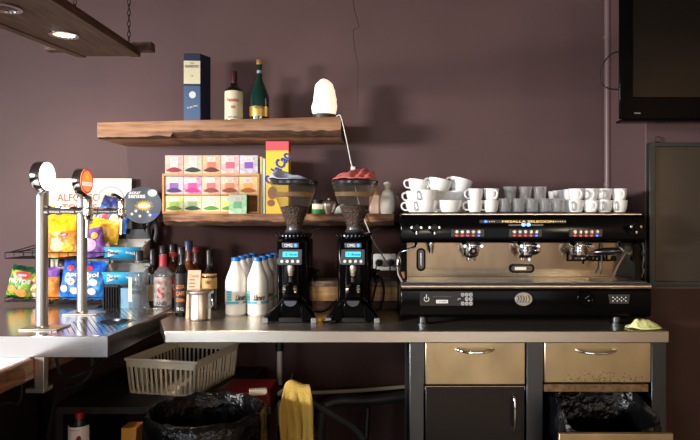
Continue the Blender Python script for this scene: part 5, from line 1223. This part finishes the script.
# crate
CRT = M('crate_cream_plastic', (226, 216, 194), .5)
cr = thing('plastic_crate', 'cream plastic crate with slotted sides under the worktop', 'crate', (-.915, 2.79, SFZ))
fr_, ax, ay = Vector((-.806, 2.555, 0)), Vector((-.329, .07, 0)), Vector((.113, .327, 0))
la, lb_ = .336, .41
ax.normalize(); ay = Vector((.07 / .336, .329 / .336, 0)).normalized()
def cw(u, v, z, out=0):   # u,v metres from front corner, tapering towards the base
    k = .012 * (1 - z / .15)
    uu = k + (la - 2 * k) * u / la; vv = k + (lb_ - 2 * k) * v / lb_
    return fr_ + ax * uu + ay * vv + Vector((0, 0, SFZ + z))
HC = .150
def wallside(p, q, inw):
    bm = nb()
    def bar(s0, s1, z0, z1, th=.006, lift=0):
        P = []
        for z in (z0, z1):
            for s in (s0, s1):
                a = p(s, z); P.append((a, a + inw * th))
        V = [[bm.verts.new(w_) for w_ in pr_] for pr_ in P]
        a, b, c, d = V
        for f in ((a[0], b[0], d[0], c[0]), (a[1], c[1], d[1], b[1]), (a[0], a[1], b[1], b[0]), (c[0], d[0], d[1], c[1]), (a[0], c[0], c[1], a[1]), (b[0], b[1], d[1], d[0])): bm.faces.new(f)
    bar(0, 1, HC - .034, HC, .006); bar(0, 1, 0, .008); bar(0, .03, 0, HC); bar(.97, 1, 0, HC); bar(0, .10 if q else .03, .008, HC); bar(.90 if q else .97, 1, .008, HC)
    nsl = 13
    for k in range(nsl):
        s = .07 + .86 * k / (nsl - 1); bar(s - .012, s + .012, .006, HC - .03, .003)
    for k in range(nsl): s = .07 + .86 * k / (nsl - 1); bar(s - .004, s + .004, .0, HC - .03, -.004)
    return bm
sides = [(lambda s, z: cw(la * s, 0, z), ay), (lambda s, z: cw(0, lb_ * s, z), ax), (lambda s, z: cw(la * s, lb_, z), -ay), (lambda s, z: cw(la, lb_ * s, z), -ax)]
for p, inw in sides: obj('slotted_side', wallside(p, False, inw), CRT, cr)
bm = nb(); tube(bm, [cw(0, 0, HC), cw(la, 0, HC), cw(la, lb_, HC), cw(0, lb_, HC), cw(0, 0, HC)], .007, 8); obj('rim', bm, CRT, cr)
bm = nb(); bm.faces.new([bm.verts.new(cw(a, b, .004)) for a, b in ((0, 0), (la, 0), (la, lb_), (0, lb_))]); obj('bottom', bm, CRT, cr, solid=.004)
# red case
rc = thing('plastic_case', 'red plastic case with a cream latch, beside the crate', 'case', (-.59, 2.60, SFZ))
bm = nb(); vs = [(-.715, 2.445, SFZ), (-.465, 2.445, SFZ), (-.465, 2.67, SFZ), (-.68, 2.67, SFZ), (-.705, 2.455, SFZ + .055), (-.472, 2.455, SFZ + .055), (-.472, 2.66, SFZ + .055), (-.675, 2.66, SFZ + .055)]
bmesh.ops.convex_hull(bm, input=[bm.verts.new(p) for p in vs]); obj('body', bm, RED, rc, bevel=.008)
bm = nb(); c0 = Vector((-.520, 2.46, SFZ + .056)); obox(bm, c0, (.036, .014, .012), rotz=.25); obj('latch', bm, CRT, rc, bevel=.003)
# waste bin with liner
wbn = thing('waste_bin', 'round bin with a black bag liner, below the cream crate', 'bin', (-.65, 2.17, 0))
bm = nb(); lathe(bm, [(0, 0), (.16, 0), (.19, .60), (.185, .60), (.156, .006), (0, .006)], 36, (-.65, 2.17, 0)); obj('tub', bm, BLACKM, wbn)
LINER = M('bin_liner_black', (9, 9, 11), .22, bump=.9, bscale=34, spec=.3)
def liner(bm, c, prof, amp, seg=120, fn=lambda a: (1, 1)):
    rings = lathe(bm, prof, seg, c)
    for ring in rings:
        for v in ring:
            p = v.co - Vector(c); a = math.atan2(p.y, p.x)
            n1 = noise.noise(Vector((math.cos(a) * 5, math.sin(a) * 5, p.z * 7))) + .6 * abs(noise.noise(Vector((math.cos(a) * 14, math.sin(a) * 14, p.z * 6))))
            v.co += Vector((p.x, p.y, 0)).normalized() * n1 * amp if (p.x or p.y) else Vector()
            v.co.z += noise.noise(Vector((math.cos(a) * 4, math.sin(a) * 4, 9))) * amp * .8
bm = nb(); prf = [(.215, .40), (.218, .48), (.215, .56), (.212, .625), (.206, .655), (.196, .660), (.185, .645), (.180, .58), (.178, .48), (.175, .40), (.165, .30), (.15, .15), (.0, .12)]
liner(bm, (-.65, 2.17, 0), prf, .009); obj('liner', bm, LINER, wbn, smooth=80)
# steel canister with a coupler, pipe and towel
can = thing('steel_canister', 'steel canister with a dark valve standing under the worktop', 'canister', (-.374, 2.53, 0))
x, y = can.location.x, 2.53; zt = Z(424, 2.53)
bm = nb(); lathe(bm, [(0, 0), (.078, 0), (.082, .01), (.082, zt - .05), (.077, zt - .012), (.07, zt), (.064, zt), (.064, zt - .02), (0, zt - .02)], 40, (x, y, 0)); obj('body', bm, STEEL, can)
bm = nb(); xv = -.415; zz = zt - .02; lathe(bm, [(0, zz), (.022, zz), (.022, zz + .02), (.013, zz + .03), (.013, zz + .08), (.017, zz + .085), (.017, zz + .12), (0, zz + .12)], 18, (xv, y, 0)); vv = obj('valve', bm, BLACKM, can)
bm = nb(); lathe(bm, [(.0145, zz + .045), (.0145, zz + .07)], 14, (xv, y, 0), -PI * .9, -PI * .1); obj('valve_label', bm, CREAM, vv)
bm = nb(); tube(bm, [(xv, y, zz + .10), (xv - .03, y - .02, zz + .15), (xv + .012, y, zz + .17), (xv + .02, y + .05, zz + .22)], .006, 8, smooth=5); obj('valve_lever', bm, BLACKM, vv)
pp = thing('drain_pipe', 'pale vertical pipe with a dark fitting against the wall under the worktop', 'pipe', (X(279.5, 2.9), 2.9, 0))
x = X(279.5, 2.9)
bm = nb(); cyl(bm, (x, 2.9, .45), (x, 2.9, .80), .0125); cyl(bm, (x, 2.9, 0), (x, 2.9, .45), .011); obj('pipe', bm, M('pale_pipe', (176, 170, 160), .4), pp)
bm = nb(); lathe(bm, [(0, .70), (.02, .70), (.021, .745), (.016, .77), (.016, .80), (.024, .805), (.024, .85), (0, .85)], 18, (x, 2.9, 0)); cyl(bm, (x - .02, 2.89, .775), (x - .05, 2.87, .79), .006); obj('fitting', bm, BLACKM, pp)
# towel draped over the black hose
hz = Z(389, 2.40)
hp = [(X(280, 2.43), 2.43, hz - .03), (X(287, 2.41), 2.41, hz - .006), (X(297, 2.40), 2.40, hz - .002), (X(312, 2.42), 2.42, Z(402, 2.42)), (X(335, 2.45), 2.45, Z(416, 2.45)), (X(362, 2.5), 2.5, Z(437, 2.5)), (X(380, 2.5), 2.5, .2), (X(384, 2.5), 2.5, .012)]
bm = nb(); tube(bm, hp, .014, 10, smooth=6); tag(obj('hose', bm, RUBBER, origin=hp[-1]), 'thick black hose sloping down behind the yellow towel', 'hose')
def tow(u, v):
    # u across, v from back hem over the hose to the front hem
    L = -.16 + v * .55
    xl0 = X(285, 2.4) + .095 * u + (.09 * (u - .3)) * max(0, L) * 1.9
    fold = .017 * math.sin(u * 8 + 1.5 * v + .6) + .007 * math.sin(u * 19 + 3 - v * 2)
    R0 = .024; q = .04
    if abs(L) <= q: an = L / q * PI / 2; yy_, zz_ = 2.405 - R0 * math.sin(an), hz + R0 * math.cos(an)
    elif L > 0: yy_, zz_ = 2.405 - R0 - .03 * (L - q) - abs(fold) * min(1, (L - q) / .08), hz - (L - q) * (.85 + .12 * math.sin(u * 3))
    else: yy_, zz_ = 2.405 + R0 + abs(fold) * .4 * min(1, (-L - q) / .08), hz + (L + q) * .9
    return Vector((xl0 + .008 * math.sin(v * 9 + u * 4), yy_, zz_ + .010 * math.sin(u * 5) * (abs(L) < q) * math.cos(L / q * PI / 2)))
bm = nb(); sheet(bm, tow, 36, 44)
tag(obj('towel', bm, M('yellow_towel', (182, 152, 72), .95, bump=.5, bscale=160), origin=(X(298, 2.4), 2.4, hz - .33), smooth=80, solid=.004), 'mustard yellow towel draped over a hose under the worktop', 'towel')
# hoses at the wall
bm = nb(); pts = [(X(272, 3.02), 3.02, Z(392, 3.02)), (X(310, 3.02), 3.02, Z(392.5, 3.02)), (X(350, 3.02), 3.02, Z(391, 3.02)), (X(385, 3.04), 3.04, Z(388.5, 3.04)), (X(410, 3.06), 3.06, Z(386.5, 3.06)), (.22, 3.06, .475), (.34, 3.06, .40), (.36, 3.06, .005)]
tube(bm, pts, .010, 8, smooth=6); tag(obj('hose', bm, M('pale_hose', (150, 136, 116), .5), origin=pts[-1]), 'pale beige hose running along the wall below the worktop', 'hose')
bm = nb(); pts = [(X(318, 2.98), 2.98, .002), (X(320, 2.98), 2.98, .3), (X(328, 2.98), 2.98, Z(403, 2.98)), (X(370, 3.02), 3.02, Z(400, 3.02)), (X(408, 3.05), 3.05, Z(396, 3.05)), (.20, 3.055, .42), (.22, 3.055, .03)]
tube(bm, pts, .028, 12, smooth=6); tag(obj('hose', bm, M('dark_grey_hose', (46, 42, 42), .5), origin=pts[0]), 'fat dark grey hose below the pale hose at the wall', 'hose')
bm = nb(); cyl(bm, (X(362, 2.7), 2.7, .0), (X(368, 2.72), 2.72, Z(407, 2.72)), .012); tag(obj('broom_handle', bm, BLACKM, origin=(X(362, 2.7), 2.7, 0)), 'short black stick leaning under the worktop', 'handle')
# dark bottles and carton low on the left
ps = tag(obj('storage_box', (lambda bm: (box(bm, -1.40, -.93, 2.2, 2.43, 0, .30), bm)[1])(nb()), DKW, origin=(-1.1, 2.3, 0), bevel=.004), 'dark storage box low under the drip tray', 'box')
y = 2.28; c = thing('cleaner_bottle', 'white-labelled bottle with a red cap in the dark under the drip tray', 'bottle', (X(79.5, y), y, .30))
x = X(79.5, y); zt = Z(412, y)
bm = nb(); lathe(bm, [(0, .30), (.036, .30), (.038, .306), (.038, zt - .085), (.014, zt - .03), (.014, zt - .02), (0, zt - .02)], 24, (x, y, 0)); obj('body', bm, M('cleaner_dark', (40, 34, 32), .4), c)
bm = nb(); lathe(bm, [(0, zt - .022), (.016, zt - .022), (.016, zt), (0, zt)], 16, (x, y, 0)); obj('cap', bm, M('cleaner_red', (150, 24, 24), .4), c)
bm = nb(); lathe(bm, [(.039, Z(449, y)), (.039, Z(424, y))], 16, (x, y, 0), -PI * .97, -PI * .03); lo_ = obj('label', bm, M('cleaner_label', (224, 214, 206), .5), c)
bm = nb(); prism(bm, ell(x + .016, Z(436, y), .008, .014, 10), y - .0425, y - .036, 'Y'); text(bm, 'Fairy', .04, .008, wrap(.0398, Z(427, y), -PI / 2, (x, y))); obj('print', bm, M('cleaner_red', (0, 0, 0)), lo_)
y = 2.3; bm = nb(); prism(bm, [(X(120.5, y), .30), (X(133, y), .30), (X(136.5, y), Z(428, y)), (X(121, y), Z(428, y))], y, y + .07, 'Y'); tag(obj('yellow_packet', bm, M('packet_mustard', (208, 140, 30), .5), origin=(X(128, y), y, .30), bevel=.003), 'mustard yellow packet in the dark under the drip tray', 'packet')

# ================================================================== steel base cabinet
YK = 2.39
kb = thing('base_cabinet', 'steel base cabinet with two drawers, a door and a pulled-out bin drawer', 'cabinet', (.61, 2.7, 0))
DRW = M('drawer_steel', (196, 178, 142), .34, 1.0, bump=.03, bscale=14, var=.22, vscale=5, stretch=(1.2, 1, .8))  # colour variation imitates uneven reflections on the drawer fronts
DOORM = M('dark_door_steel', (50, 47, 46), .32, .9)
ctop = CT - .0485
for a, b in ((409.5, 424), (526.5, 543), (651.5, 666.5)):
    bm = nb(); box(bm, X(a, YK), X(b, YK), YK, YK + .06, 0, ctop); obj('post', bm, STEEL_D, kb, bevel=.003)
    bm = nb(); box(bm, X(a, YK), X(b, YK), 2.93, 2.985, 0, ctop); obj('rear_post', bm, STEEL_D, kb)
bm = nb(); box(bm, X(411, YK), X(413, YK), YK + .06, 2.93, .05, ctop); box(bm, X(534, YK) - .004, X(534, YK) + .004, YK + .06, 2.93, .05, ctop); box(bm, X(664, YK), X(666, YK), YK + .06, 2.62, .05, ctop); box(bm, X(411, YK), X(666, YK), 2.60, 2.61, .05, ctop); obj('carcass', bm, M('carcass_dark', (40, 38, 38), .5, .5), kb)
def drawer(pa, pb, pt, pbm, hx0, hx1, hy):
    xa, xb = X(pa, YK), X(pb, YK); zt, zb = Z(pt, YK), Z(pbm, YK)
    bm = nb(); box(bm, xa, xb, YK - .006, YK + .016, zb, zt); d = obj('drawer', bm, DRW, kb, bevel=.004)
    h0, h1, z = X(hx0, YK), X(hx1, YK), Z(hy, YK)
    bm = nb(); tube(bm, [(h0, YK - .006, z + .004), (h0 + .008, YK - .024, z + .002), (h0 + .04, YK - .034, z - .003), ((h0 + h1) / 2, YK - .036, z - .005), (h1 - .04, YK - .034, z - .003), (h1 - .008, YK - .024, z + .002), (h1, YK - .006, z + .004)], .0052, 10, smooth=5); obj('handle', bm, CHROME, d)
    return d
drawer(425, 525, 341.8, 384.5, 455.5, 493.5, 349.5)
d2 = drawer(544, 650.5, 341.8, 382.5, 576, 615, 350.5)
# rust specks along the bottom of the right drawer
bm = nb()
for k in range(130):
    px = random.triangular(560, 648, 610); py = 382 - abs(random.gauss(0, 5)); s = random.uniform(.0008, .0028)
    p = Vector((X(px, YK), YK - .0068, Z(py, YK)))
    prism(bm, ell(p.x, p.z, s, s * random.uniform(.7, 1.6), 6), YK - .0070, YK - .006, 'Y')
obj('rust_specks', bm, M('rust_brown', (104, 78, 48), .7), d2)['kind'] = 'stuff'
bm = nb(); box(bm, X(425, YK), X(525, YK), YK, YK + .03, Z(390, YK), Z(386.3, YK)); obj('rail', bm, STEEL, kb)
bm = nb(); box(bm, X(544, YK), X(648, YK), YK - .002, YK + .03, Z(391.5, YK), Z(384.3, YK)); obj('rail', bm, M('rusty_rail', (132, 108, 78), .4, .8, var=.35, vscale=60), kb)
bm = nb(); box(bm, X(425.5, YK), X(524.5, YK), YK - .004, YK + .016, .08, Z(386.8, YK)); dr = obj('door', bm, DOORM, kb, bevel=.003)
xh = X(513, YK); z0, z1 = Z(430, YK), Z(394.5, YK)
bm = nb(); tube(bm, [(xh, YK - .004, z1), (xh, YK - .024, z1 - .006), (xh, YK - .032, z1 - .04), (xh, YK - .034, (z0 + z1) / 2), (xh, YK - .032, z0 + .04), (xh, YK - .024, z0 + .006), (xh, YK - .004, z0)], .0052, 10, smooth=5); obj('handle', bm, CHROME, dr)
# pulled-out bin drawer with liner
yf = 2.16; ztp = Z(433.5, yf)
bm = nb(); box(bm, X(559, yf), X(673.5, yf), yf, yf + .016, .06, ztp); fd = obj('bin_drawer', bm, DRW, kb, bevel=.003)
bm = nb()
for xx in (.655, 1.03): box(bm, xx - .008, xx + .008, yf + .016, 2.55, .1, .16)
obj('runner', bm, STEEL_D, fd)
bm = nb()
bx0, bx1, by0, by1 = .66, 1.02, yf + .025, 2.52
def lin_fn(u, v):
    a = u * 2 * PI
    # superellipse mouth, folded outwards at the rim and hanging down inside
    ca, sa = math.cos(a), math.sin(a); e = .32
    k = [(1.03, .47), (1.05, .53), (1.04, .58), (1.0, .60), (.95, .58), (.92, .54), (.88, .40), (.6, .25), (.05, .22)]
    t = v * (len(k) - 1); i = min(int(t), len(k) - 2); f = t - i
    r = k[i][0] + (k[i + 1][0] - k[i][0]) * f; z = k[i][1] + (k[i + 1][1] - k[i][1]) * f
    xx = (bx0 + bx1) / 2 + (bx1 - bx0) / 2 * r * (abs(ca) ** e) * (1 if ca > 0 else -1)
    yy = (by0 + by1) / 2 + (by1 - by0) / 2 * r * (abs(sa) ** e) * (1 if sa > 0 else -1)
    back = max(0, sa); side = abs(ca) ** 3
    z += ((.025 * side + .06 * back ** .5 - .035 * max(0, -sa) ** .5) * min(1, max(0, (z - .4) / .15)))
    n1 = noise.noise(Vector((xx * 9, yy * 9, z * 9))); n2 = abs(noise.noise(Vector((xx * 22, yy * 22, z * 14 + 4))))
    xx += (n1 * .018 + n2 * .016) * (-ca); yy += (n1 * .014 + n2 * .012) * (-sa)
    z += n1 * .02
    xx = min(max(xx, .638), 1.05); yy = max(yy, yf + .019)
    return Vector((xx, min(yy, 2.585), z))
sheet(bm, lin_fn, 150, 40); obj('liner', bm, LINER, fd, smooth=80)

# ================================================================== right side: pipe, television, framed glass
bm = nb(); x = X(607.5, 3.07); cyl(bm, (x, 3.07, 0.905), (x, 3.07, H), .0165); 
for zz in (1.5, 2.25): lathe(bm, [(.017, zz), (.0205, zz), (.0205, zz + .02), (.017, zz + .02)], 16, (x, 3.07, 0)); box(bm, x - .006, x + .006, 3.075, WALL - .001, zz + .004, zz + .016)
tag(obj('wall_pipe', bm, M('painted_pipe', (112, 88, 88), .4), origin=(x, 3.07, .905)), 'vertical painted pipe in the wall corner by the television', 'pipe')
tv = thing('television', 'black flat television on the pilaster at the upper right', 'television', (1.40, 2.4, Z(121, 2.35)))
yv = 2.35; xa = X(618.5, yv); xb = xa + 1.0; zb = Z(120.5, yv); zt = zb + .62
bm = nb(); bmesh.ops.convex_hull(bm, input=[bm.verts.new(p) for p in [(a_, yv, b_) for a_ in (xa, xb) for b_ in (zb + .004, zt)] + [(a_, yv + .014, b_) for a_ in (xa + .008, xb - .008) for b_ in (zb + .01, zt - .01)] + [(a_, yv + .07, b_) for a_ in (xa + .12, xb - .12) for b_ in (zb + .1, zt - .1)]]); obj('case', bm, BLACKM, tv, bevel=.004)
sx0, sz0 = X(632, yv), Z(97.5, yv)
bm = nb(); ringplate(bm, [(xa, zb + .006), (xb, zb + .006), (xb, zt), (xa, zt)], [(sx0, sz0), (xb - (sx0 - xa), sz0), (xb - (sx0 - xa), zt - .05), (sx0, zt - .05)], yv - .012, yv - .002); obj('bezel', bm, BLACK, tv, bevel=.002)
bm = nb(); box(bm, sx0 - .004, xb - (sx0 - xa) + .004, yv - .003, yv, sz0 - .004, zt - .046); obj('screen', bm, M('tv_screen', (10, 9, 9), .16, spec=.6), tv)
bm = nb(); box(bm, xa + .008, xb - .008, yv - .01, yv + .05, zb - .006, zb + .004); obj('lower_lip', bm, BLACK, tv, bevel=.003)
bm = nb(); box(bm, X(633, yv), X(639, yv), yv - .0135, yv - .0118, Z(114.4, yv), Z(113, yv)); obj('badge', bm, GREYP, tv)  # small pale bar standing in for a glint on the bezel
bm = nb(); box(bm, 1.25, 1.55, yv + .06, yv + .09, zb + .18, zb + .42); box(bm, 1.36, 1.44, yv + .09, PY, zb + .24, zb + .36); obj('wall_mount', bm, BLACKM, tv)
bm = nb(); tube(bm, [(xa + .03, yv + .045, Z(48, yv)), (xa - .01, yv + .04, Z(51, yv)), (xa - .045, yv + .03, Z(60, yv)), (xa - .062, yv + .03, Z(72, yv)), (xa - .055, yv + .03, Z(82, yv)), (xa - .02, yv + .04, Z(86.5, yv)), (xa + .03, yv + .045, Z(87, yv))], .0028, 8, smooth=6); obj('cable', bm, M('cable_dark', (30, 32, 36), .5), tv)
fg = thing('framed_glass', 'dark glass panel in a black frame hung on the right wall', 'framed panel', (1.42, PY - .02, Z(286, PY - .03)))
yg = PY - .035
xa, xb, zt, zb = X(649.5, yg), X(649.5, yg) + .62, Z(142.5, yg), Z(286.5, yg)
bm = nb(); ringplate(bm, [(xa, zb), (xb, zb), (xb, zt), (xa, zt)], [(xa + .028, zb + .022), (xb - .028, zb + .022), (xb - .028, zt - .018), (xa + .028, zt - .018)], yg, yg + .033)
obj('frame', bm, M('frame_black', (40, 42, 40), .35), fg, bevel=.003)
bm = nb(); box(bm, xa + .02, xb - .02, yg + .012, yg + .018, zb + .015, zt - .012); obj('glass_panel', bm, M('dark_glass', (50, 45, 40), .12, spec=.9), fg)
bm = nb(); x = X(659.5, yg); tube(bm, [(x + .010 * math.cos(t), yg + .022, zt + .014 + .012 * math.sin(t)) for t in [2 * PI * k / 14 for k in range(15)]], .0025, 8); cyl(bm, (x, yg + .02, zt + .024), (x, PY, zt + .03), .004); obj('hanging_ring', bm, CHROME, fg)
